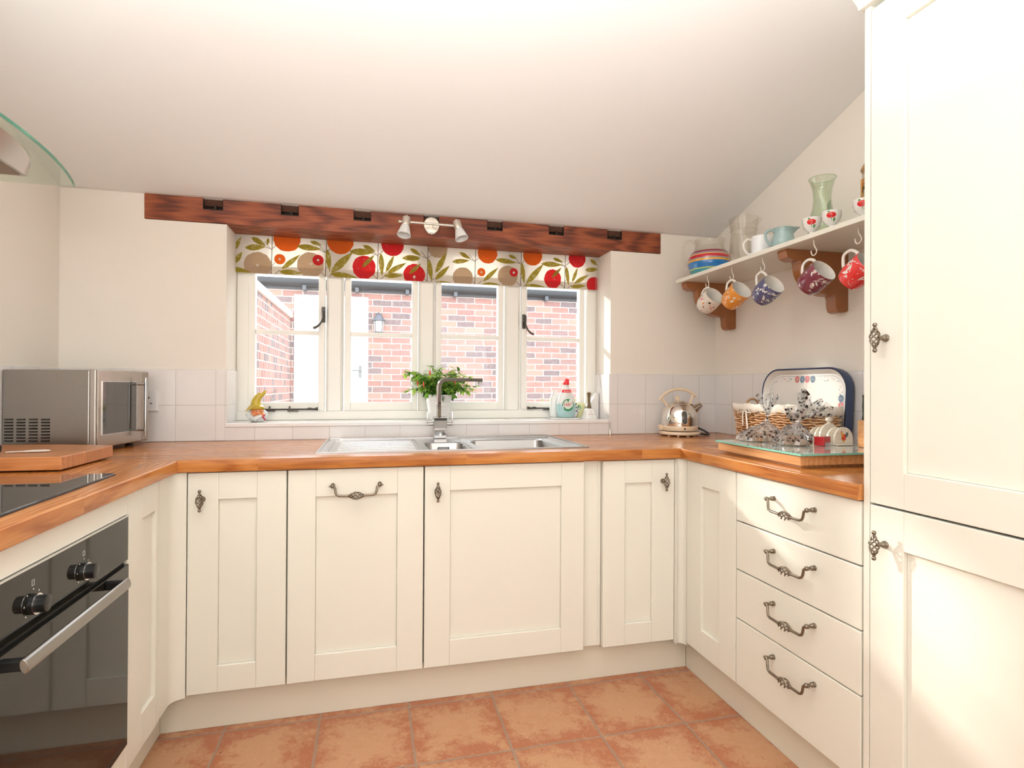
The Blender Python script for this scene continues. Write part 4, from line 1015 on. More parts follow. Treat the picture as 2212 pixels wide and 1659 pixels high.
b = MB(); b.lathe([(.013, .0005), (.018, .01), (.019, .035), (.013, .052), (.012, .066), (.015, .074), (.0001, .072)], (2.036, .80, ZTR), 20); b.tube([(2.050, .80, ZTR+.058), (2.062, .80, ZTR+.052), (2.063, .80, ZTR+.038), (2.053, .80, ZTR+.026)], .0032, 8, sm=4)
build('jug_body', b, M_spot, t, smooth=60)
t = thing('hand_bell', 'white hand bell with a dark wooden handle at the right end of the sill', 'bell', (2.107, .765, ZS))
b = MB(); b.lathe([(.046, .0005), (.045, .006), (.036, .022), (.030, .040), (.027, .050), (.020, .0545), (.0001, .055)], (2.107, .765, ZS), 32, sy=.9); bb = build('bell_body', b, M_whitegloss, t, smooth=50)
M_txt = plain('grey_red_print', (.42, .22, .20), .5)
b = MB(facing((2.107, .765-.0325, ZS+.0245), (1, 0, 0), (0, .38, 1)))
for k, (w_, h_) in enumerate(((.0040, .0050), (.0030, .0030), (.0022, .0042), (.0036, .0036), (.0026, .0030))): b.box(-.0150+k*.0066, -.0150+k*.0066+w_, -h_/2, h_/2, 0, .0006)
b.box(-.0012, .0016, .011, .0150, -.0012, .0004)
build('faint_print', b, M_txt, bb)
b = MB(); b.tube([(2.107, .765, ZS+.0545), (2.107, .765, ZS+.060), (2.106, .765, ZS+.085), (2.105, .765, ZS+.115), (2.105, .765, ZS+.136), (2.105, .765, ZS+.141)], [.010, .0115, .008, .0085, .0125, .006], 16)
build('handle', b, plain('dark_brown_wood', (.17, .115, .06), .4, var=.3, bscale=60), t, smooth=60)
t = thing('small_tub', 'pale yellow tub with a green ring standing behind the bell', 'tub', (2.10, .835, ZS))
b = MB(); b.lathe([(.022, .0005), (.025, .004), (.028, .075), (.029, .08), (.0001, .079)], (2.084, .842, ZS), 24); tb = build('tub_body', b, plain('pale_yellow_plastic', (.80, .78, .42), .35), t, smooth=50)
b = MB(); b.M = facing((2.068, .816, ZS+.058), (1, .0, 0), (0, 0, 1)); b.torus((0, 0, 0), .011, .0028, 'z', 24, 6); build('green_ring', b, plain('green_ring', (.10, .42, .22), .4), tb, smooth=60)
t = thing('slanted_holder', 'white slanted wedge-shaped holder in the right corner of the sill', 'holder', (2.15, .83, ZS))
b = MB(); b.prism([(2.120, ZS+.0005), (2.183, ZS+.0005), (2.183, ZS+.132), (2.171, ZS+.137), (2.120, ZS+.062)], 1, .815, .865)
build('wedge', b, plain('white_board', (.84, .82, .78), .5), t, bevel=.002)

# ------------------------------------------------------------------ kettle
kx, ky = 2.515, .555
t = thing('kettle', 'polished dome kettle with cream base and arched cream handle', 'kettle', (kx, ky, ZT))
M_kc = plain('cream_plastic', (.83, .66, .47), .3, coat=.3); M_mirror = plain('polished_steel', (.80, .76, .70), .035, metal=1)
b = MB(); b.lathe([(.088, .005), (.101, .009), (.103, .016), (.098, .0235), (.0001, .024)], (kx, ky, ZT), 44); ba = build('power_base', b, M_kc, t, smooth=50)
b = MB()
for k in range(5): a = -pi/2+(k-2)*.6; b.lathe([(.007, .0003), (.007, .006)], (kx+.080*cos(a), ky+.080*sin(a), ZT), 10)
pieces('foot', b, M_kc, ba)
b = MB(); b.lathe([(.088, .0275), (.090, .030), (.0905, .050), (.0885, .052), (.0001, .052)], (kx, ky, ZT), 44); build('cream_band', b, M_kc, t, smooth=50)
b = MB(); b.lathe([(.0885, .052), (.0895, .070), (.088, .095), (.081, .125), (.068, .148), (.050, .163), (.030, .171), (.0001, .174)], (kx, ky, ZT), 56); kb = build('kettle_body', b, M_mirror, t, smooth=70)
b = MB(); b.lathe([(.044, .1665), (.040, .172), (.020, .178), (.0001, .179)], (kx, ky, ZT), 36); lid = build('lid', b, M_mirror, t, smooth=60)
b = MB(); b.lathe([(.006, .178), (.011, .186), (.012, .196), (.008, .2), (.0001, .2)], (kx-.012, ky, ZT), 18); build('lid_knob', b, M_kc, lid, smooth=50)
FK = frame((kx, ky, ZT), sd, sdn)     # a: screen right, n: away
b = MB(FK); P = []
for i in range(15):
    a = radians(148-(148-42)*i/14); P.append((-.002+.118*cos(a)*1.02, 0, .128+.118*sin(a)*1.02 - .012))
b.tube(P, [.006]+[.0085]*13+[.006], 12, flat=(1, .8))
b.tube([(-.088, 0, .186), (-.060, 0, .150), (-.074, 0, .128), (-.080, 0, .120)], [.007, .0065, .007, .004], 10); b.tube([(.072, 0, .212), (.054, 0, .165), (.062, 0, .157), (.070, 0, .150)], [.007, .0065, .007, .004], 10)
build('handle', b, M_kc, t, smooth=50)
b = MB(FK); b.tube([(.062, 0, .128), (.078, 0, .137), (.110, 0, .158)], [.024, .0225, .0135], 20); build('spout', b, M_mirror, t, smooth=50)
b = MB(FK); b.tube([(.050, -.012, .160), (.062, -.008, .152), (.072, -.004, .142)], [.004, .006, .004], 8); build('black_hinge', b, M_black, t, smooth=50)
# gauge
b = MB(FK); yb = -.0905
def pill(w_, h_, y, zc_, n=10):
    o = []
    for s, cz, a0 in ((1, zc_+h_/2-w_/2, 0), (-1, zc_-h_/2+w_/2, pi)):
        for i in range(n+1): a = a0+pi*i/n; z = cz+w_/2*sin(a); x = w_/2*cos(a); o.append((x, z))
    return o
def bodyr(z):
    pr_ = [(.0885, .052), (.0895, .070), (.088, .095), (.081, .125), (.068, .148)]
    for (r0, z0), (r1, z1) in zip(pr_, pr_[1:]):
        if z0 <= z <= z1: return r0+(r1-r0)*(z-z0)/(z1-z0)
    return .0885
for w_, h_, off, mi in ((.031, .070, .0012, 0), (.026, .065, .0022, 1)):
    o = pill(w_, h_, 0, .095); b.cur = mi
    vs = [(x, -sqrt(max(bodyr(z)**2-x*x, 0))-off, z) for x, z in o]
    cen = (0, -bodyr(.095)-off, .095); b.add(vs+[cen], [(i, (i+1) % len(vs), len(vs)) for i in range(len(vs))])
build('water_gauge', b, [M_white, plain('dark_gauge', (.09, .085, .075), .12, coat=.5)], t)
b = MB(FK); b.box(-.0035, .0035, -.0925, -.088, .036, .044); build('indicator', b, M_black, t)
b = MB(FK); b.box(-.106, -.0885, -.014, .006, .030, .055); build('switch', b, M_kc, t, bevel=.002)
tk = [FK @ Vector(q) for q in ((.098, .0, .012), (.125, -.01, .0065), (.150, .0, .0065), (.155, .02, .010), (.132, .035, .026), (.10, .05, .040), (.085, .045, .048))]
b = MB(); b.tube([tk[0], tk[1], tk[2], tk[3], tk[4], tk[5], tk[6]], .0048, 8, sm=4); build('power_cord', b, M_black, t, smooth=60)

# ------------------------------------------------------------------ right chopping board, glass board
t = thing('chopping_board', 'thick pale wooden chopping board on the right worktop under the glass board', 'chopping board', (2.43, -.36, ZT+.005))
b = MB(); b.prism([(2.268, -.140), (2.254, -.578), (2.630, -.585), (2.630, -.140)], 2, ZT+.0085, ZT+.0385); build('block', b, M_boardr, t, bevel=.003)
b = MB(); b.prism([(2.285, -.16), (2.272, -.56), (2.61, -.565), (2.61, -.16)], 2, ZT+.0003, ZT+.0085); build('recessed_foot', b, M_boardr, t)
ZG = ZT+.046
t = thing('glass_board', 'pale green glass worktop saver with faint fruit prints on the right chopping board', 'glass board', (2.43, -.36, ZG-.006))
n = NT('printed_glass'); v = n.coord()
vo = n.new('ShaderNodeTexVoronoi'); n.link(v, vo.inputs['Vector']); vo.inputs['Scale'].default_value = 13
k = n.math('ADD', vo.outputs['Distance'], n.math('MULTIPLY', n.noise(v, 40, 3), .35))
c0 = n.mix(n.noise(v, 9, 2), (.60, .67, .61), (.68, .74, .68)); c1 = n.ramp(vo.outputs['Color'], [(0, (.45, .10, .12)), (.4, (.42, .25, .14)), (.6, (.25, .35, .20)), (1, (.55, .40, .35))])
n.base(n.mix(n.ramp(k, [(.50, (1, 1, 1)), (.58, (0, 0, 0))]), c0, n.mix(.45, c0, (.4, .12, .12)))); M_gb = n.p(.05, coat=.5, spec=.6)
b = MB(); b.prism([(2.262, -.132), (2.246, -.588), (2.636, -.595), (2.636, -.132)], 2, ZT+.0405, ZG); g_ = build('glass_plate', b, M_gb, t, bevel=.001)
b = MB(); Pq = [(2.2615, -.1315), (2.2455, -.5885), (2.6365, -.5955), (2.6365, -.1315)]; Qq = [(2.2635, -.1335), (2.2475, -.5865), (2.6345, -.5935), (2.6345, -.1335)]
for i in range(4):
    j = (i+1) % 4; b.add([(*Pq[i], ZT+.0400), (*Pq[j], ZT+.0400), (*Pq[j], ZG+.0003), (*Pq[i], ZG+.0003), (*Qq[i], ZT+.0400), (*Qq[j], ZT+.0400), (*Qq[j], ZG+.0003), (*Qq[i], ZG+.0003)], [(0, 1, 2, 3), (4, 5, 6, 7), (0, 1, 5, 4), (2, 3, 7, 6)])
build('green_edge', b, plain('pale_green_edge', (.25, .58, .46), .1), t)
b = MB()
for x, y in ((2.30, -.17), (2.29, -.54), (2.60, -.17), (2.60, -.54)): b.lathe([(.007, ZT+.0388), (.007, ZT+.0405)], (x, y, 0), 10)
pieces('pad', b, M_white, t)
ZG += .0006

# ------------------------------------------------------------------ wicker basket
bk = thing('wicker_basket', 'small wicker basket with a white cloth lining behind the right chopping board', 'basket', (2.71, .03, ZT))
bx0_, bx1_, by0_, by1_, bz1 = 2.642, 2.732, -.255, .305, 1.070
def rrect(x0, x1, y0, y1, r, n):
    P = []; segs = [((x1-r, y1-r), 0), ((x0+r, y1-r), pi/2), ((x0+r, y0+r), pi), ((x1-r, y0+r), 1.5*pi)]
    raw = []
    for (cx, cy), a0 in segs:
        for i in range(6): a = a0+pi/2*i/5; raw.append(Vector((cx+r*cos(a), cy+r*sin(a))))
    L = [0]
    for i in range(len(raw)): L.append(L[-1]+(raw[(i+1) % len(raw)]-raw[i]).length)
    for k in range(n):
        s = L[-1]*k/n; i = max(j for j in range(len(raw)) if L[j] <= s+1e-9); a, c = raw[i], raw[(i+1) % len(raw)]
        f = (s-L[i])/max(1e-9, L[i+1]-L[i]); p = a.lerp(c, f); d = (c-a).normalized() if (c-a).length > 1e-9 else Vector((1, 0)); P.append((p, Vector((d.y, -d.x))))
    return P
NS = 34; rows = 14; n = NS*6
b = MB()
for r_ in range(rows):
    z = ZT+.008+r_*(bz1-ZT-.012)/rows; fl = -.012*(1-r_/rows)
    base = rrect(bx0_-fl*.0+.006*(1-r_/rows), bx1_-.006*(1-r_/rows), by0_+.02*(1-r_/rows), by1_-.02*(1-r_/rows), .03, n)
    pts = []
    for k, (p, nn) in enumerate(base+base[:1]):
        o = .0058*sin(2*pi*k/12+(pi if r_ % 2 else 0)); q = p+nn*o; pts.append((q.x, q.y, z+.0015*sin(k*.7+r_)))
    b.tube(pts, .0060, 6, caps=False, flat=(.8, .62))
n2 = NT('woven_wicker'); v = n2.coord(); n2.base(n2.mix(n2.noise(n2.map(v, (60, 14, 90)), 1, 3), (.78, .42, .19), (.92, .68, .42))); M_wick = n2.p(.45, coat=.2)
build('woven_side', b, M_wick, bk, smooth=60)
b = MB(); base0 = rrect(bx0_+.008, bx1_-.008, by0_+.024, by1_-.024, .03, NS); base1 = rrect(bx0_+.002, bx1_-.002, by0_+.003, by1_-.003, .03, NS)
for (p, _), (q, _) in zip(base0, base1): b.tube([(p.x, p.y, ZT+.001), (q.x, q.y, bz1)], .0028, 6)
b.prism([(p.x, p.y) for p, _ in rrect(bx0_+.012, bx1_-.012, by0_+.03, by1_-.03, .03, 24)], 2, ZT+.001, ZT+.006)
pieces('stake', b, plain('wicker_stake', (.50, .20, .07), .6), bk, smooth=60)
M_lin = plain('white_cotton', (.86, .80, .70), .9, var=.06, bscale=90)
b = MB(); NN = 72; outer = rrect(bx0_-.004, bx1_+.004, by0_-.004, by1_+.004, .032, NN); vs = []; prof = [(.002, -.020), (.005, -.014), (.006, -.002), (.005, .008), (.000, .014), (-.006, .012), (-.009, .0), (-.010, -.03)]
for q, (p, nn) in enumerate(outer):
    for o, z in prof:
        ww = .0022*sin(q*1.1)+.0018*sin(q*2.7); pp = p+nn*(o+(.0015*sin(q*1.7) if z < 0 else 0)); vs.append((pp.x, pp.y, bz1+z+ww))
m = len(prof); b.add(vs, [(q*m+i, q*m+i+1, ((q+1) % NN)*m+i+1, ((q+1) % NN)*m+i) for q in range(NN) for i in range(m-1)])
build('cloth_lining', b, M_lin, bk, smooth=70)
b = MB(); q0 = rrect(bx0_+.014, bx1_-.014, by0_+.03, by1_-.012, .03, 24); b.prism([(p.x, p.y) for p, _ in q0], 2, ZT+.006, bz1-.03); build('shade_filler', b, plain('shadowed_inner_cane', (.42, .18, .07), .8), bk)  # filler box, its brown stands in for shade between the strands
b = MB(); yy_ = .19
ribbon(b, [(bx0_-.010, yy_, bz1-.008), (bx0_-.016, yy_+.012, bz1-.030), (bx0_-.012, yy_+.016, bz1-.085)], .010, .001, (0, 1, .2)); ribbon(b, [(bx0_-.010, yy_, bz1-.008), (bx0_-.016, yy_-.012, bz1-.030), (bx0_-.012, yy_-.018, bz1-.105)], .010, .001, (0, 1, -.2))
for s in (1, -1): b.tube([(bx0_-.011, yy_, bz1-.012), (bx0_-.018, yy_+s*.03, bz1-.010), (bx0_-.018, yy_+s*.045, bz1-.028), (bx0_-.014, yy_+s*.02, bz1-.026), (bx0_-.011, yy_, bz1-.014)], .003, 6)
build('ribbon_bow', b, M_lin, bk, smooth=60)
b = MB(); b.torus((bx1_-.030, .235, bz1+.0), .034, .0055, 'y', 24, 8, 0, pi); b.M = None
build('handle', b, plain('brown_wicker_handle', (.50, .30, .16), .5), bk, smooth=60)

# ------------------------------------------------------------------ floral tray leaning on the right wall
tr_ = thing('tea_tray', 'large cream tray with navy rim and floral border leaning on the right wall', 'tray', (2.79, 0, ZT))
yc_, zc_ = .0, 1.075; hw, hh = .240, .163
lean = radians(3.5)
TM = Matrix.Translation((2.776, yc_, zc_)) @ Matrix.Rotation(lean, 4, 'Y') @ frame((0, 0, 0), (0, -1, 0), (-1, 0, 0))
def rr2(hw_, hh_, r, n=10):
    P = []
    for cx, cy, a0 in ((hw_-r, hh_-r, 0), (-hw_+r, hh_-r, pi/2), (-hw_+r, -hh_+r, pi), (hw_-r, -hh_+r, 1.5*pi)):
        for i in range(n): a = a0+pi/2*i/(n-1); P.append((cx+r*cos(a), cy+r*sin(a)))
    return P
def ringset(b, lst):
    n = 40; vs = []
    for (hw_, hh_, r, nn) in lst: vs += [(a, nn, z) for a, z in rr2(hw_, hh_, r)]
    b.add(vs, [(i*n+k, i*n+(k+1) % n, (i+1)*n+(k+1) % n, (i+1)*n+k) for i in range(len(lst)-1) for k in range(n)])
M_navy = plain('navy_enamel', (.03, .055, .13), .3, coat=.3); M_tray = plain('cream_tray_print', (.82, .775, .72), .3, coat=.3)
b = MB(TM); ringset(b, [(hw-.022, hh-.022, .075, .002), (hw-.004, hh-.004, .092, .020), (hw, hh, .095, .022), (hw+.002, hh+.002, .096, .018), (hw-.002, hh-.002, .090, -.016), (.001, .001, .001, -.016)]); build('navy_rim', b, M_navy, tr_, smooth=40)
b = MB(TM); ringset(b, [(.001, .001, .001, .0005), (hw-.024, hh-.024, .073, .0005), (hw-.006, hh-.006, .090, .0205)]); fcp = build('cream_face', b, M_tray, tr_, smooth=30)
b = MB(TM); rr = random.Random(5)
def dot(a, z, r, mi, n=7, sq=1.0, rot=0):
    b.cur = mi; b.add([(a+r*cos(2*pi*i/n+rot), .0012+.0002*mi, z+r*sq*sin(2*pi*i/n+rot)) for i in range(n)], [list(range(n))])
border = rr2(hw-.045, hh-.045, .058, 14); n = len(border); b.cur = 3
ln = rr2(hw-.032, hh-.032, .068, 14)
for i in range(n):
    a, c = ln[i], ln[(i+1) % n]; d = (Vector(c)-Vector(a)); 
    if d.length < 1e-6: continue
    nn = Vector((-d.y, d.x)).normalized()*.0009; b.add([(a[0]+nn.x, .001, a[1]+nn.y), (c[0]+nn.x, .001, c[1]+nn.y), (c[0]-nn.x, .001, c[1]-nn.y), (a[0]-nn.x, .001, a[1]-nn.y)], [(0, 1, 2, 3)])
L = 0
per = []
for i in range(n):
    a, c = Vector(border[i]), Vector(border[(i+1) % n]); m = max(1, int((c-a).length/.0045))
    for k in range(m): per.append(a.lerp(c, k/m))
for i, p in enumerate(per):
    if rr.random() < .75: dot(p.x+rr.uniform(-.009, .009), p.y+rr.uniform(-.009, .009), rr.uniform(.0020, .0040), rr.choice([0, 1, 1, 2, 2, 3]), 5, rr.uniform(.5, 1), rr.uniform(0, 3))
for a, z, mi in ((-.045, hh-.045, 0), (.012, hh-.045, 0), (-.015, hh-.045, 1), (.043, hh-.045, 1), (hw-.045, .012, 0), (hw-.045, -.018, 1), (hw-.046, .040, 1), (-hw+.045, .0, 0)):
    for k in range(7): dot(a+.008*cos(k*.9), z+.010*sin(k*.9), .0062, mi)
build('floral_border', b, [plain('print_pink', (.75, .20, .22), .4), plain('print_blue', (.16, .24, .36), .4), plain('print_green', (.42, .52, .36), .4), plain('print_line', (.35, .40, .42), .4)], fcp, recalc=False)

# ------------------------------------------------------------------ toast rack
t = thing('toast_rack', 'cream ceramic toast rack with a painted cockerel on its end', 'toast rack', (2.58, -.33, ZG))
def arch(b, y, hw_, h, cx, th=.007):
    P = [(cx-hw_, ZG+.0065)] + [(cx-hw_*cos(pi*i/14), ZG+.022+(h-.022)*sin(pi*i/14)) for i in range(15)] + [(cx+hw_, ZG+.0065)]
    b.prism(P, 1, y-th/2, y+th/2)
b = MB(); ys = [(-.285, .036, .058), (-.310, .036, .062), (-.338, .042, .074), (-.368, .038, .062), (-.400, .039, .064)]
for k, (y, hw_, h) in enumerate(ys): arch(b, y, hw_, h, 2.585)
b.box(2.552, 2.618, -.412, -.275, ZG+.0003, ZG+.0065); b.tube([(2.585, -.338, ZG+.068), (2.585, -.338, ZG+.078)], .006, 10); b.ball((2.585, -.338, ZG+.086), .0125, 16, 10, (1, 1, .75))
tr2 = build('rack_body', b, M_creamcer, t, smooth=40, bevel=.0015)
b = MB(); y = -.4042
def blob(x, z, rx, rz, mi, rot=0, n=14):
    b.cur = mi; b.add([(x+rx*cos(2*pi*i/n)*cos(rot)-rz*sin(2*pi*i/n)*sin(rot), y-.0001*mi, z+rx*cos(2*pi*i/n)*sin(rot)+rz*sin(2*pi*i/n)*cos(rot)) for i in range(n)], [list(range(n))])
blob(2.584, ZG+.028, .0095, .012, 0); blob(2.596, ZG+.037, .006, .0095, 1, -.4); blob(2.577, ZG+.038, .0045, .010, 2, .25); blob(2.574, ZG+.0475, .0028, .0025, 0); blob(2.583, ZG+.016, .0035, .0055, 2)
for q in ((2.562, ZG+.042), (2.568, ZG+.022), (2.603, ZG+.050), (2.607, ZG+.028)): blob(*q, .0012, .0012, 3)
build('painted_cockerel', b, [plain('cockerel_red', (.72, .05, .02), .3), plain('cockerel_grey', (.12, .14, .12), .3), plain('cockerel_orange', (.85, .35, .04), .3), plain('cockerel_brown', (.30, .12, .06), .3)], tr2, recalc=False)

# knife block
t = thing('knife_block', 'pale wooden knife block with black knife handle beside the tall cabinet', 'knife block', (2.64, -.50, ZG))
b = MB(); b.box(2.590, 2.632, -.555, -.455, ZG+.0003, 1.048); build('block', b, M_boardr, t, bevel=.0015)
b = MB(); kp = Vector((2.606, -.467, 1.0485))
for dx_, dy_ in ((0, 0), (.0, -.028), (.0, -.056)):
    P = [kp+Vector((dx_, dy_, z)) for z in (0, .004, .018, .045, .070, .082, .086)]
    h = build('knife_handle', MB().tube(P, [.0085, .0095, .0062, .0085, .0065, .0085, .004], 12, flat=(.7, 1)), plain('black_handle', (.03, .032, .018), .35), t, smooth=50) if dx_ == 0 else None

# small red box, ochre card, on the glass board
t = thing('red_box', 'small dark red box with tiny printed label on the glass board', 'box', (2.50, -.375, ZG))
M_rb = plain('dark_red_card', (.52, .015, .02), .25, coat=.3)
b = MB(); b.prism([(2.478, -.385), (2.520, -.372), (2.535, -.398), (2.493, -.414)], 2, ZG+.0004, ZG+.032); o = build('box_body', b, M_rb, t, bevel=.001)
b = MB(); p, q = Vector((2.4935, -.4145)), Vector((2.5345, -.3988)); nn = Vector((.36, -.93))*.0006
def onf(f0, f1, z0, z1, off):
    a = p.lerp(q, f0)+nn*off; c = p.lerp(q, f1)+nn*off; b.add([(a.x, a.y, z0), (c.x, c.y, z0), (c.x, c.y, z1), (a.x, a.y, z1)], [(0, 1, 2, 3)])
onf(.08, .92, ZG+.002, ZG+.011, 1); b.cur = 1
for k in range(5): onf(.14+k*.15, .22+k*.15, ZG+.004, ZG+.009, 1.6)
build('label', b, [M_white, M_black], o, recalc=False)
t = thing('ochre_card', 'small ochre packet lying under the cellophane bags', 'packet', (2.43, -.25, ZG))
b = MB(); b.prism([(2.480, -.265), (2.53, -.255), (2.525, -.30), (2.485, -.31)], 2, ZG+.0004, ZG+.010); build('card', b, plain('ochre_card', (.58, .40, .12), .5), t, bevel=.001)

# ------------------------------------------------------------------ cellophane treat bags
def bagmat():
    n = NT('printed_cellophane'); v = n.coord()
    tr = n.new('ShaderNodeBsdfTransparent'); tr.inputs[0].default_value = (.95, .95, .95, 1)
    gl = n.new('ShaderNodeBsdfGlossy'); gl.inputs['Roughness'].default_value = .07
    lw = n.new('ShaderNodeLayerWeight'); lw.inputs[0].default_value = .35
    mx = n.new('ShaderNodeMixShader'); n.link(n.math('MULTIPLY_ADD', lw.outputs['Facing'], .8, .13, True), mx.inputs[0]); n.link(tr.outputs[0], mx.inputs[1]); n.link(gl.outputs[0], mx.inputs[2])
    n.b.inputs['Base Color'].default_value = (.045, .03, .025, 1); n.b.inputs['Roughness'].default_value = .2
    df = n.new('ShaderNodeBsdfDiffuse'); df.inputs[0].default_value = (.85, .85, .85, 1); wsh = n.new('ShaderNodeMixShader'); wsh.inputs[0].default_value = .10; n.link(mx.outputs[0], wsh.inputs[1]); n.link(df.outputs[0], wsh.inputs[2]); mx = wsh
    v1 = n.new('ShaderNodeTexVoronoi'); n.link(v, v1.inputs['Vector']); v1.inputs['Scale'].default_value = 62
    v2 = n.new('ShaderNodeTexVoronoi'); n.link(v, v2.inputs['Vector']); v2.inputs['Scale'].default_value = 150
    m1 = n.math('LESS_THAN', v1.outputs['Distance'], .34); m2 = n.math('MULTIPLY', n.math('LESS_THAN', v2.outputs['Distance'], .27), n.math('LESS_THAN', v1.outputs['Distance'], .58))
    f = n.math('MAXIMUM', m1, m2); f = n.math('MULTIPLY', f, n.math('GREATER_THAN', n.noise(v, 28, 1), .45))
    m3 = n.new('ShaderNodeMixShader'); n.link(f, m3.inputs[0]); n.link(mx.outputs[0], m3.inputs[1]); n.link(n.b.outputs[0], m3.inputs[2]); n.link(m3.outputs[0], n.out.inputs[0]); return n.m
M_bag = bagmat()
M_bisc = plain('brown_biscuit', (.50, .28, .15), .7, bump=.3, bscale=120, var=.25)
def cello(c, size, neck, top, flare, seed, label, contents):
    t = thing('cellophane_bag', label, 'bag', (c[0], c[1], ZG), 'paw-print cellophane bags on the glass board')
    rr = random.Random(seed); b = MB(); n = 40; c = Vector(c); neck = Vector(neck); top = Vector(top)
    ph = [rr.uniform(0, 6.28) for _ in range(8)]
    rows_ = []
    def crinkle(a, amp, k): return 1+amp*(sin(5*a+ph[0]+k)*.5+sin(9*a+ph[1]-k*2)*.35+sin(14*a+ph[2]+k*3)*.3)
    low = [(0.0, .80, .0008), (.05, 1.0, .004), (.25, 1.02, .016), (.5, .92, .032), (.75, .66, .046), (.92, .36, .056)]
    for f, s, z in low:
        ctr = Vector((c.x, c.y, ZG+z)).lerp(Vector((neck.x, neck.y, ZG+z)), max(0, f-.3)/.7)
        rows_.append([ctr+Vector((size[0]*s*cos(2*pi*k/n)*crinkle(2*pi*k/n, .16, f*3), size[1]*s*sin(2*pi*k/n)*crinkle(2*pi*k/n, .16, f*3), .003*sin(k*2.1+f*9)*(f > .1))) for k in range(n)])
    d = (top-neck); dn = d.normalized(); u = Vector((.97, -.24, 0)); u = (u-dn*u.dot(dn)).normalized(); v = dn.cross(u)
    for f, r in ((0, .10), (.12, .085), (.3, .22), (.55, .50), (.8, .82), (1.0, 1.05)):
        ctr = neck+d*f; rw = []
        for k in range(n):
            a = 2*pi*k/n; R_ = flare*r*crinkle(a, .45*min(1, f*2+.2), f*2); zig = (.012*sin(7*a+ph[3])+.010*sin(13*a+ph[4]))*f
            rw.append(ctr+u*cos(a)*R_+v*sin(a)*R_*.6+dn*zig)
        rows_.append(rw)
    for rw in rows_:
        for p in rw: p.z = max(p.z, ZG+.0006)
    vs = [p for rw in rows_ for p in rw]
    b.add(vs, [(i*n+k, i*n+(k+1) % n, (i+1)*n+(k+1) % n, (i+1)*n+k) for i in range(len(rows_)-1) for k in range(n)])
    build('cellophane', b, M_bag, t, smooth=22)
    b = MB(); b.torus(tuple(neck), .008, .0022, 'z', 20, 6); build('twist_tie', b, plain('silver_tie', (.8, .8, .8), .15, metal=1), t, smooth=60)
    for k, (dx, dy, dz, lx, ly, lz, rot) in enumerate(contents):
        R_ = Matrix.Translation((c.x+dx, c.y+dy, ZG+dz+.0015)) @ Matrix.Rotation(rot, 4, 'Z'); b = MB(R_); b.box(-lx/2, lx/2, -ly/2, ly/2, 0, lz); build('biscuit', b, M_bisc, t, bevel=.003)
cello((2.400, -.195, 0), (.075, .058), (2.465, -.165, ZG+.075), (2.476, -.150, ZG+.165), .034, 1, 'leftmost paw-print cellophane bag, its top standing tall before the basket', [(-.02, 0, 0, .075, .03, .014, -.9), (.012, .01, .015, .06, .035, .012, -.6), (-.01, -.035, 0, .05, .022, .014, .3), (.02, .028, 0, .05, .03, .014, .8)])
cello((2.540, -.205, 0), (.044, .046), (2.570, -.175, ZG+.052), (2.565, -.190, ZG+.115), .030, 2, 'middle paw-print cellophane bag, the smallest and lying lowest', [(0, 0, 0, .055, .03, .014, .4), (-.005, .005, .015, .045, .03, .012, 1.2)])
cello((2.425, -.350, 0), (.062, .054), (2.475, -.315, ZG+.078), (2.520, -.350, ZG+.155), .062, 4, 'rightmost paw-print cellophane bag with a widely flared top beside the red box', [(-.008, -.01, 0, .07, .035, .016, -.75), (.012, .012, .017, .055, .04, .012, -.5), (.02, -.02, 0, .045, .025, .014, .9)])

# ------------------------------------------------------------------ wall shelf with hooks and brackets
SZ0, SZ1, SXF = 1.690, 1.708, 2.505
sh = thing('wall_shelf', 'cream wall shelf on two brown wooden brackets holding jugs and hanging mugs', 'shelf', (2.66, -.2, SZ0))
b = MB(); b.box(SXF, WR-.0003, -.842-.10, .578, SZ0, SZ1); build('board', b, M_cream, sh, bevel=.002)
# side profile of bracket in (x,z)
def bracket(y0, y1, depth=.285):
    X = WR-.0003; T = SZ0-.0003; h = .235
    P = [(X, T), (X-depth, T), (X-depth-.003, T-.010), (X-depth+.004, T-.032), (X-depth+.03, T-.042), (X-depth+.062, T-.040), (X-depth+.066, T-.052)]
    for i in range(11):
        a = pi/2*i/10; P.append((X-.075-.145*cos(a)**.9 if cos(a) > 0 else X-.075, T-.052-.118*sin(a)))
    P += [(X-.066, T-.168), (X-.060, T-.180), (X-.058, T-.215), (X-.050, T-.232), (X-.030, T-h-.002), (X-.004, T-h+.004), (X, T-h+.01)]
    b = MB(); b.prism(P, 1, y0, y1); return build('bracket', b, M_bracket, sh, smooth=30, bevel=.003)
bracket(.515, .560); bracket(-.190, -.140)
def hook(x, y, par):
    b = MB(); z = SZ0
    P = [(x, y, z-.0002), (x, y, z-.018), (x, y-.005, z-.028), (x, y-.012, z-.040), (x, y-.011, z-.051), (x, y-.002, z-.057), (x, y+.007, z-.055), (x, y+.012, z-.046), (x, y+.0125, z-.038)]
    b.tube(P, .0021, 8, sm=4); b.lathe([(.005, -.0025), (.0001, -.0002)], (x, y, z), 12)
    return build('cup_hook', b, plain('white_coated_wire', (.82, .76, .66), .3), par, smooth=60)
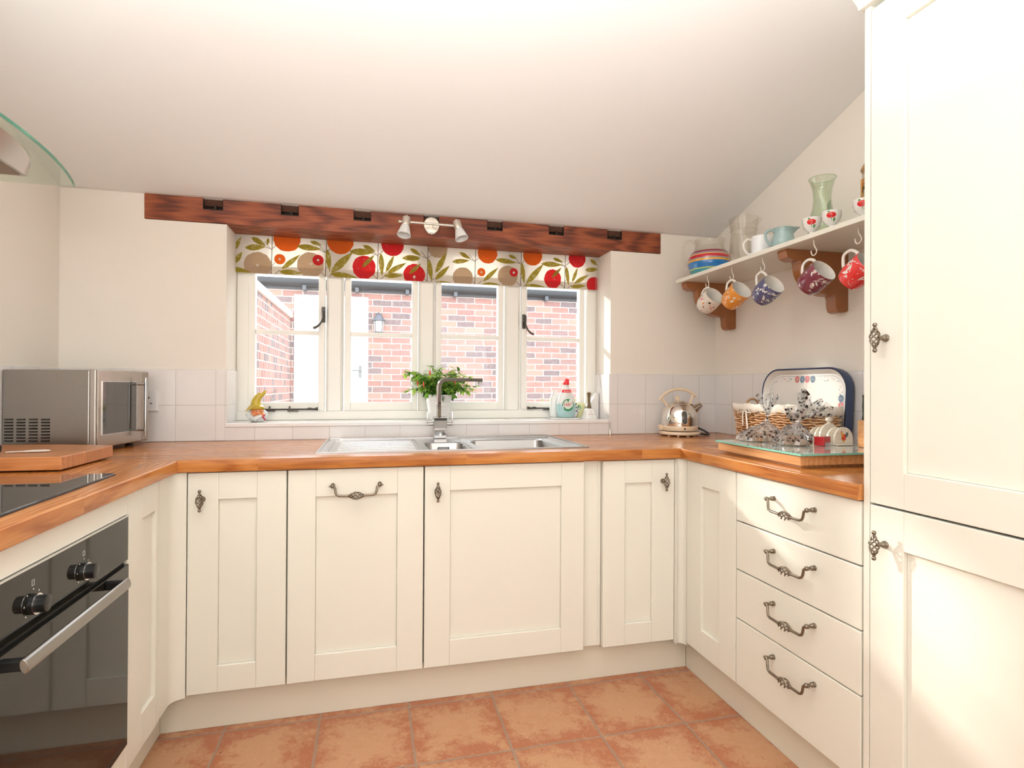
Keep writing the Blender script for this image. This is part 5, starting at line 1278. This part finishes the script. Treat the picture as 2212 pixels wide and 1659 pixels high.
def mugmat(name, base, c2, c3=None, sc=38, th=.5, sc2=60):
    n = NT(name); v = n.coord(); k = n.noise(v, sc, 4, .55, 1.5); f = n.ramp(k, [(th, (0, 0, 0)), (th+.02, (1, 1, 1))])
    col = n.mix(f, base, c2)
    vo = n.new('ShaderNodeTexVoronoi'); n.link(v, vo.inputs['Vector']); vo.inputs['Scale'].default_value = sc2; vo.feature = 'DISTANCE_TO_EDGE'
    col = n.mix(n.math('MULTIPLY', n.ramp(vo.outputs['Distance'], [(.03, (1, 1, 1)), (.06, (0, 0, 0))]), f), col, base)
    if c3: col = n.mix(n.ramp(n.noise(n.map(v, loc=(3, 1, 2)), sc*1.1, 2), [(.62, (0, 0, 0)), (.64, (1, 1, 1))]), col, c3)
    n.base(col); return n.p(.12, coat=.5)
def mug(loc, axis, r, L, mat, label, hookpt, extras=None):
    """loc: centre of the mouth side; axis: direction the mouth faces; the handle rises to the hook"""
    t = thing('mug', label, 'mug', loc, 'mugs hanging under the wall shelf')
    ax = Vector(axis).normalized(); c = Vector(loc); hp = Vector(hookpt)
    u = (hp-c); u = (u-ax*u.dot(ax)).normalized(); v = ax.cross(u)
    R_ = Matrix((u, v, ax)).transposed().to_4x4(); R_.translation = c-ax*L/2
    b = MB(R_); th = .0028
    b.lathe([(.0001, .002), (r*.74, .002), (r*.80, 0), (r*.90, .010), (r, .028), (r, L-.002), (r-th/2, L+.0005), (r-th, L-.002), (r-th, .028), (r*.86, .008), (.0001, .006)], seg=40)
    # inner faces white
    b.mi = [1 if (i//40) >= 6 else 0 for i in range(len(b.f))]
    o = build('mug_body', b, [mat, M_mugin], t, smooth=50)
    b = MB(R_); lu = (hp-R_.translation).dot(u); la = (hp-R_.translation).dot(ax)
    top = max(r+.024, min(r+.064, lu+.001))
    b.tube([(r+.002, 0, L*.80), (r+.012, 0, L*.86), (top-.006, 0, L*.74), (top, 0, L*.56), (top-.003, 0, L*.38), (r+.012, 0, L*.2), (r+.001, 0, L*.17)], [.0055, .005, .0045, .0045, .0045, .005, .0055], 10, flat=(1, 1.2), sm=4)
    build('handle', b, M_mugin, t, smooth=60)
    if extras: extras(R_, o, r, L)
    return t
M_mugin = plain('white_bone_china', (.84, .80, .73), .12, coat=.5)
def onmug(R_, r, ang, z, w_, h_, n=12, off=.0006):
    vs = []
    for i in range(n): 
        aa = 2*pi*i/n; da = w_*cos(aa)/r; vs.append(((r+off)*cos(ang+da), (r+off)*sin(ang+da), z+h_*sin(aa)))
    return vs
def snow(R_, o, r, L):
    # red, orange and black painted figures
    b = MB(R_); rr = random.Random(2)
    for k in range(14):
        ang = k*2*pi/14+.2; b.cur = k % 3; z = L*rr.uniform(.35, .8); vs = onmug(R_, r, ang, z, rr.uniform(.003, .006), rr.uniform(.003, .007)); b.add(vs, [list(range(len(vs)))])
        b.cur = (k+1) % 3; vs = onmug(R_, r, ang+.2, z-.012, .0025, .003); b.add(vs, [list(range(len(vs)))])
    build('painted_print', b, [M_red, plain('print_orange', (.85, .25, .03), .3), M_black], o, recalc=False)
def leafprint(cols, seed, k0=.0055):
    def f(R_, o, r, L):
        b = MB(R_); rr = random.Random(seed)
        for k in range(34):
            ang = rr.uniform(0, 2*pi); z = L*rr.uniform(.38, .90); ro = rr.uniform(0, pi); a_, c_ = k0*rr.uniform(.8, 1.6), k0*rr.uniform(.3, .6); b.cur = k % len(cols); n = 12
            vs = []
            for i in range(n):
                x = a_*cos(2*pi*i/n); y = c_*sin(2*pi*i/n)*(1-.3*abs(cos(2*pi*i/n))); X = x*cos(ro)-y*sin(ro); Z = x*sin(ro)+y*cos(ro)
                if z+Z > L-.003: Z = L-.003-z
                vs.append(((r+.0005)*cos(ang+X/r), (r+.0005)*sin(ang+X/r), z+Z))
            b.add(vs, [list(range(n))])
        build('painted_print', b, cols, o, recalc=False)
    return f
AX = (.10, -.80, .52)
mugs = [((2.536, .345), (2.535, .330, 1.562), .047, .090, mugmat('mug_cream_spotted', (.72, .66, .58), (.66, .58, .50), (.62, .04, .04), 60, .75), 'cream mug with red and orange figures, farthest left of the hanging mugs', snow),
        ((2.536, .158), (2.535, .134, 1.556), .047, .092, mugmat('mug_orange', (.72, .27, .04), (.80, .33, .06), (.80, .72, .60), 40, .55), 'orange mug with cream print hanging second from the left', leafprint([M_mugin, M_mugin, plain('mug_deep_orange', (.62, .19, .02), .2)], 3)),
        ((2.536, -.045), (2.535, -.070, 1.545), .0465, .090, mugmat('mug_navy', (.09, .09, .19), (.15, .15, .27), (.72, .68, .62), 35, .55), 'navy blue mug with pale print hanging between the two brackets', leafprint([M_mugin, plain('mug_mid_blue', (.25, .28, .45), .2)], 4)),
        ((2.530, -.325), (2.530, -.330, 1.547), .0460, .091, mugmat('mug_maroon', (.20, .035, .06), (.26, .05, .08), (.62, .50, .47), 35, .60), 'maroon mug with pale leaves hanging before the right bracket', leafprint([M_mugin, plain('mug_pale_plum', (.50, .36, .36), .2)], 6, .007)),
        ((2.545, -.500), (2.545, -.500, 1.538), .0455, .090, mugmat('mug_red', (.80, .04, .04), (.80, .05, .05), (.85, .80, .76), 45, .5), 'red and white patterned mug cut off by the tall cabinet', leafprint([M_mugin, M_red, M_mugin], 8, .009))]
for (hx, hy), loc, r, L, m_, lab, ex in mugs:
    hook(hx, hy, sh); mug(loc, AX, r, L, m_, lab, (hx, hy, SZ0-.052), ex)

# ------------------------------------------------------------------ things standing on the shelf
zS = SZ1+.0004
# striped glass jug
jx, jy = 2.626, .467
t = thing('striped_jug', 'round glass jug with bold red, orange and blue stripes at the shelf end', 'jug', (jx, jy, zS))
prof = [(.062, 0), (.074, .006), (.094, .030), (.103, .060), (.101, .092), (.087, .118), (.073, .136), (.069, .160), (.076, .184)]
bands = [(.0, .030, (.10, .42, .45)), (.030, .035, (.55, .60, .15)), (.035, .067, (.02, .20, .55)), (.067, .077, (.85, .42, .05)), (.077, .084, (.35, .30, .30)), (.084, .099, (.62, .01, .03)), (.099, .104, (.80, .50, .15)), (.104, .112, (.35, .25, .32)), (.112, .122, (.32, .03, .06))]
def rad(prof, z):
    for (r0, z0), (r1, z1) in zip(prof, prof[1:]):
        if z0 <= z <= z1: return r0+(r1-r0)*(z-z0)/(z1-z0)
    return prof[-1][0]
M_bands = [plain('stripe_%s' % 'abcdefghi'[i], c, .12, coat=.6) for i, (_, _, c) in enumerate(bands)]
b = MB()
for i, (z0, z1, _) in enumerate(bands):
    b.cur = i; b.lathe([(rad(prof, z0+(z1-z0)*k/4)+.0006, z0+(z1-z0)*k/4) for k in range(5)], (jx, jy, zS), 40)
b2 = MB(); b2.v = b.v
for f, m_ in zip(b.f, b.mi):
    if len(f) == 4: b2.f.append(f); b2.mi.append(m_)
build('painted_stripes', b2, M_bands, t, smooth=60)
b = MB(); b.shell(prof, .003, (jx, jy, zS), 40); build('jug_body', b, M_jug, t, smooth=60)
b = MB(FH := frame((jx, jy, zS), (-.97, .24, 0), (.24, .97, 0))); b.tube([(.070, 0, .165), (.095, 0, .180), (.122, 0, .168), (.130, 0, .125), (.126, 0, .085), (.112, 0, .060), (.100, 0, .050)], .0065, 12, sm=4); build('handle', b, M_jug, t, smooth=60)
# clear glass jug with spout
jx, jy = 2.632, .208
t = thing('glass_jug', 'tall clear glass jug with pouring lip beside the striped jug', 'jug', (jx, jy, zS))
prof = [(.052, 0), (.057, .005), (.062, .055), (.059, .112), (.056, .152), (.058, .168), (.063, .205), (.065, .218)]
b = MB(); b.shell(prof, .003, (jx, jy, zS), 40); b.M = None
FJ = frame((jx, jy, zS), (.97, -.24, 0), (.24, .97, 0))
b.M = FJ; b.tube([(.056, 0, .200), (.072, 0, .214), (.085, 0, .225)], [.022, .015, .004], 12, caps=False, flat=(1, .7)); b.M = None; b.torus((jx, jy, zS+.162), .0580, .0016, 'z', 40, 6)
build('jug_body', b, M_jug, t, smooth=60)
b = MB(frame((jx, jy, zS), (-.97, .24, 0), (.24, .97, 0))); b.tube([(.058, 0, .178), (.088, 0, .188), (.105, 0, .168), (.104, 0, .118), (.094, 0, .075), (.076, 0, .060)], [.006, .007, .007, .006, .005, .004], 12, sm=4); build('handle', b, M_jug, t, smooth=60)
# white mug
t = thing('white_mug', 'plain white mug standing on the shelf beside the pale blue jug', 'mug', (2.590, .035, zS))
b = MB(); b.shell([(.036, 0), (.040, .003), (.041, .085), (.0405, .088)], .003, (2.590, .035, zS), 36); build('mug_body', b, plain('bright_white_china', (.86, .87, .88), .1, coat=.5), t, smooth=50)
b = MB(frame((2.590, .035, zS), (-.97, .24, 0), (.24, .97, 0))); b.tube([(.038, 0, .072), (.058, 0, .076), (.074, 0, .058), (.072, 0, .034), (.055, 0, .014), (.038, 0, .016)], .0052, 12, sm=4); build('handle', b, M_mugin, t, smooth=60)
# pale blue jug
jx, jy = 2.585, -.100
t = thing('blue_jug', 'squat pale blue pottery jug with wide spout on the shelf', 'jug', (jx, jy, zS))
M_blue = plain('pale_blue_glaze', (.36, .50, .50), .15, coat=.5, var=.06, bscale=30)
b = MB(frame((jx, jy, zS), (.97, -.24, 0), (.24, .97, 0)))
pr2 = [(.030, 0), (.036, .004), (.044, .022), (.043, .040), (.034, .062), (.034, .074), (.038, .086)]; n = 40; vs = []
fullp = [(r, z, 1) for r, z in pr2]+[(r-.003, z, 1) for r, z in reversed(pr2)]
for r, z, _ in fullp:
    for k in range(n):
        a = 2*pi*k/n; w_ = max(0, cos(a))**6*max(0, (z-.055)/.031); vs.append(((r+.034*w_)*cos(a), r*sin(a), z+.006*w_*(z > .07)))
m = len(fullp); b.add(vs, [(i*n+k, i*n+(k+1) % n, (i+1)*n+(k+1) % n, (i+1)*n+k) for i in range(m-1) for k in range(n)]+[list(range(n))])
b.tube([(-.030, 0, .072), (-.050, 0, .080), (-.068, 0, .066), (-.067, 0, .044), (-.052, 0, .022), (-.040, 0, .018)], .0052, 12, sm=4)
build('jug_body', b, M_blue, t, smooth=60)
# carafe
t = thing('glass_carafe', 'tall green-tinted glass carafe with flared neck on the shelf', 'carafe', (2.640, -.245, zS))
prof = [(.040, 0), (.045, .004), (.051, .03), (.050, .06), (.044, .095), (.034, .130), (.0305, .165), (.034, .200), (.042, .228), (.0475, .240)]
b = MB(); b.shell(prof, .0028, (2.640, -.245, zS), 44); ca = build('carafe_body', b, M_carafe, t, smooth=60)
b = MB()
for k in range(9):
    a = -2.2+k*.045; z0 = zS+.055+k*.009; r = rad(prof, z0-zS)+.0008
    b.tube([(2.640+r*cos(a), -.245+r*sin(a), z0), (2.640+r*cos(a+.35), -.245+r*sin(a+.35), z0+.02)], .0011, 5)
build('engraved_leaf', b, plain('dark_green_etching', (.05, .14, .06), .3), ca, smooth=60)
b = MB(); b.torus((2.640, -.245, zS+.240), .0465, .0018, 'z', 44, 6); build('rim', b, M_carafe, ca, smooth=60)
# egg cups with poppies
def eggcup(x, y, label, s=1.0, ang0=-2.35):
    t = thing('poppy_cup', label, 'egg cup', (x, y, zS), 'white footed cups painted with poppies on the shelf')
    b = MB(); b.lathe([(.0001, .0003), (.019*s, .0003), (.018*s, .004), (.009*s, .009), (.008*s, .014), (.016*s, .020), (.027*s, .034), (.031*s, .052), (.0315*s, .064), (.0290*s, .064), (.0285*s, .052), (.024*s, .034), (.0001, .024)], (x, y, zS), 36)
    o = build('cup_body', b, M_whitegloss, t, smooth=55)
    b = MB(Matrix.Translation((x, y, zS)))
    def rcup(z): 
        pts = [(.016, .020), (.027, .034), (.031, .052), (.0315, .064)]
        return rad([(r_*s, z_) for r_, z_ in pts], max(.0201, min(z, .0639)))
    def patch(ang, z, w_, h_, mi, n=14):
        b.cur = mi; r = rcup(z); vs = []; off = .0005+.0002*mi
        for q in (1, .75, .5, .25):
            for i in range(n):
                t = 2*pi*i/n; zz = z+h_*q*sin(t); R2 = rcup(zz)+off; vs.append((R2*cos(ang+w_*q*cos(t)/r), R2*sin(ang+w_*q*cos(t)/r), zz))
        vs.append(((r+off)*cos(ang), (r+off)*sin(ang), z))
        fs = [(q*n+i, q*n+(i+1) % n, (q+1)*n+(i+1) % n, (q+1)*n+i) for q in range(3) for i in range(n)]+[(3*n+i, 3*n+(i+1) % n, 4*n) for i in range(n)]
        b.add(vs, fs)
    for k in range(3):
        a = ang0+k*2*pi/3
        patch(a, .046, .0150, .0100, 0); patch(a-.05, .050, .009, .0045, 3); patch(a+.35, .031, .0035, .006, 1); patch(a+.02, .034, .0008, .0075, 1); patch(a-.25, .058, .004, .0028, 1)
        patch(a, .046, .0025, .002, 2)
    build('painted_poppy', b, [plain('poppy_red', (.72, .015, .02), .2), plain('poppy_leaf', (.08, .25, .06), .3), M_black, plain('poppy_light_red', (.80, .06, .05), .2)], o, recalc=False)
eggcup(2.543, -.300, 'poppy cup standing left, in front of the green carafe')
eggcup(2.548, -.385, 'poppy cup standing right of the green carafe')
eggcup(2.550, -.515, 'poppy cup at the far right before the coffee press, half hidden by the tall cabinet', 1.0, -2.5)
# cafetiere
t = thing('coffee_press', 'gold-framed glass coffee press half hidden by the tall cabinet', 'coffee press', (2.630, -.478, zS))
cx, cy = 2.630, -.492; M_gold = plain('brushed_gold', (.72, .45, .20), .2, metal=1)
b = MB(); b.lathe([(.043, .003), (.044, .006), (.044, .172), (.046, .178), (.043, .178), (.042, .006), (.0001, .005)], (cx, cy, zS), 36); build('glass_beaker', b, M_jug, t, smooth=50)
b = MB(); b.lathe([(.0455, .128), (.0465, .130), (.0465, .150), (.0455, .152), (.0448, .150), (.0448, .130)], (cx, cy, zS), 40, closed=True)
for k in range(4): a = pi/4+k*pi/2+.35; b.box(cx+.0462*cos(a)-.003, cx+.0462*cos(a)+.003, cy+.0462*sin(a)-.003, cy+.0462*sin(a)+.003, zS+.0003, zS+.150)
b.lathe([(.0475, .0003), (.0475, .006), (.0445, .006), (.0445, .0003)], (cx, cy, zS), 40, closed=True); build('gold_frame', b, M_gold, t, smooth=40)
b = MB(); b.lathe([(.047, .180), (.049, .184), (.047, .190), (.040, .204), (.026, .215), (.006, .219), (.0001, .219)], (cx, cy, zS), 40); b.tube([(cx, cy, zS+.215), (cx, cy, zS+.235)], .003, 8); b.ball((cx, cy, zS+.240), .009); build('domed_lid', b, M_gold, t, smooth=60)

# ------------------------------------------------------------------ outside
struct('floor_patio', MB().box(-3, 8, 1.02, 9, -.25, -.15), plain('patio_paving', (.55, .50, .45), .9, var=.1, bscale=4))
ob = thing('outbuilding', 'red brick outbuilding with white door and slate roof across the yard', 'building', (2.5, 5.3, -.15))
YF = 5.1
b = MB(); b.box(-2.5, .075, YF, YF+.25, -.15, 2.40).box(.935, 7.5, YF, YF+.25, -.15, 2.40).box(.075, .935, YF, YF+.25, 2.245, 2.40); build('brick_wall', b, M_brick, ob)
M_dw = plain('white_painted_door', (.86, .86, .85), .4)
b = MB()
b.box(.076, .150, YF-.005, YF+.06, -.15, 2.244).box(.858, .934, YF-.005, YF+.06, -.15, 2.244).box(.150, .858, YF-.005, YF+.06, 2.14, 2.244); build('door_frame', b, M_dw, ob, bevel=.004)
b = MB(); b.box(.152, .856, YF+.03, YF+.07, -.14, 2.138)
for x0, x1 in ((.152, .24), (.768, .856)): b.box(x0, x1, YF+.015, YF+.03, -.14, 2.138)
b.box(.24, .768, YF+.015, YF+.03, 2.04, 2.138).box(.24, .768, YF+.015, YF+.03, -.14, .1)
for k in range(6): b.box(.244+k*.0875, .244+k*.0875+.082, YF+.024, YF+.03, .1, 2.04)
dr = build('door', b, M_dw, ob, bevel=.003)
b = MB(); b.box(.845-.02, .845+.025, YF-.004, YF+.015, 1.255, 1.40); b.tube([(.845, YF, 1.345), (.845, YF-.045, 1.345), (.83, YF-.050, 1.345), (.745, YF-.050, 1.342)], .009, 8)
build('door_handle', b, plain('grey_metal', (.25, .26, .27), .4, metal=.5), dr, smooth=40)
b = MB(); b.tube([(-2.6, YF-.06, 2.385), (7.6, YF-.06, 2.385)], .055, 14); build('gutter', b, plain('dark_grey_gutter', (.028, .03, .036), .4), ob, smooth=50)
b = MB(); b.box(-2.6, 7.6, YF-.02, YF, 2.30, 2.43); build('fascia_board', b, plain('grey_fascia', (.07, .07, .08), .5), ob)
b = MB()
for k in range(16): x = -2.2+k*.60; b.box(x-.02, x+.02, YF-.11, YF-.02, 2.285, 2.34)
pieces('gutter_bracket', b, plain('grey_bracket', (.09, .095, .11), .5), ob)
n = NT('pale_slates'); v = n.coord(); bt_ = n.new('ShaderNodeTexBrick'); n.link(v, bt_.inputs[0]); bt_.inputs['Scale'].default_value = 1; bt_.inputs['Brick Width'].default_value = .30; bt_.inputs['Row Height'].default_value = .22; bt_.inputs['Mortar Size'].default_value = .006
bt_.inputs['Color1'].default_value = (.52, .54, .58, 1); bt_.inputs['Color2'].default_value = (.66, .67, .70, 1); bt_.inputs['Mortar'].default_value = (.25, .26, .28, 1); n.base(bt_.outputs['Color']); M_slate = n.p(.5)
b = MB(); b.prism([(YF-.10, 2.415), (YF-.10, 2.435), (YF+1.3, 3.10), (YF+1.3, 3.08)], 0, -2.6, 7.6); build('slate_roof', b, M_slate, ob)
# lantern
t = thing('wall_lantern', 'grey outdoor wall lantern on the brick beside the white door', 'lantern', (1.06, YF-.1, 1.92))
M_lan = plain('grey_lantern_metal', (.12, .125, .15), .45, metal=.3)
b = MB(); b.lathe([(.086, 1.943), (.080, 1.952), (.066, 1.962), (.058, 1.985), (.040, 2.012), (.012, 2.030), (.0001, 2.034)], (1.058, YF-.11, 0), 28); b.tube([(1.058, YF-.11, 2.03), (1.058, YF-.06, 2.05), (1.058, YF-.002, 2.00)], .010, 8); b.box(1.02, 1.096, YF-.012, YF-.0005, 1.90, 2.05)
b.lathe([(.05, 1.800), (.055, 1.806), (.055, 1.812), (.0001, 1.812)], (1.058, YF-.11, 0), 24)
for k in range(4): a = pi/4+k*pi/2; b.tube([(1.058+.066*cos(a), YF-.11+.066*sin(a), 1.943), (1.058+.052*cos(a), YF-.11+.052*sin(a), 1.808)], .0045, 6)
build('lantern_frame', b, M_lan, t, smooth=50)
b = MB(); b.lathe([(.060, 1.940), (.048, 1.813)], (1.058, YF-.11, 0), 24); build('lantern_glass', b, M_frost, t, smooth=60)
# garden wall
t = thing('garden_wall', 'red brick yard wall with pale coping stones left of the white door', 'wall', (-.07, 4.0, -.15))
b = MB(); b.box(-.19, .035, 2.55, YF-.001, -.15, 1.955); build('brick_wall', b, M_bricky, t)
b = MB(); b.box(-.23, .060, 2.55, YF-.001, 1.955, 2.030); build('coping', b, plain('pale_pink_coping', (.72, .60, .55), .8, var=.05, bscale=8), t, bevel=.006)
t = thing('yard_plant', 'sparse green weeds at the foot of the far brick wall', 'plant', (3.2, YF-.3, -.15))
b = MB(); rr = random.Random(9)
for k in range(260):
    x = rr.choice([rr.uniform(2.95, 3.6), rr.uniform(1.1, 1.9)]); h = rr.uniform(.35, 1.12) if x > 2 else rr.uniform(.3, .93); y = YF-rr.uniform(.1, .35); z = -.15+h
    p = Vector((x, y, z)); d = Vector((rr.uniform(-1, 1), rr.uniform(-1, 0), rr.uniform(-.2, 1))).normalized()*.05; s_ = d.cross(Vector((0, 0, 1))).normalized()*.015
    b.add([p, p+d*.5+s_, p+d, p+d*.5-s_], [(0, 1, 2, 3)])
o = build('leaves', b, leafmat('weed_green', (.25, .34, .12)), t, recalc=False); o['kind'] = 'stuff'
b = MB()
for k in range(24): x = rr.choice([rr.uniform(2.95, 3.6), rr.uniform(1.1, 1.9)]); b.tube([(x, YF-.2, -.15), (x+.03, YF-.22, .4), (x-.02, YF-.2, .85)], .004, 5)
build('stem', b, plain('weed_stem', (.25, .28, .12), .8), t)
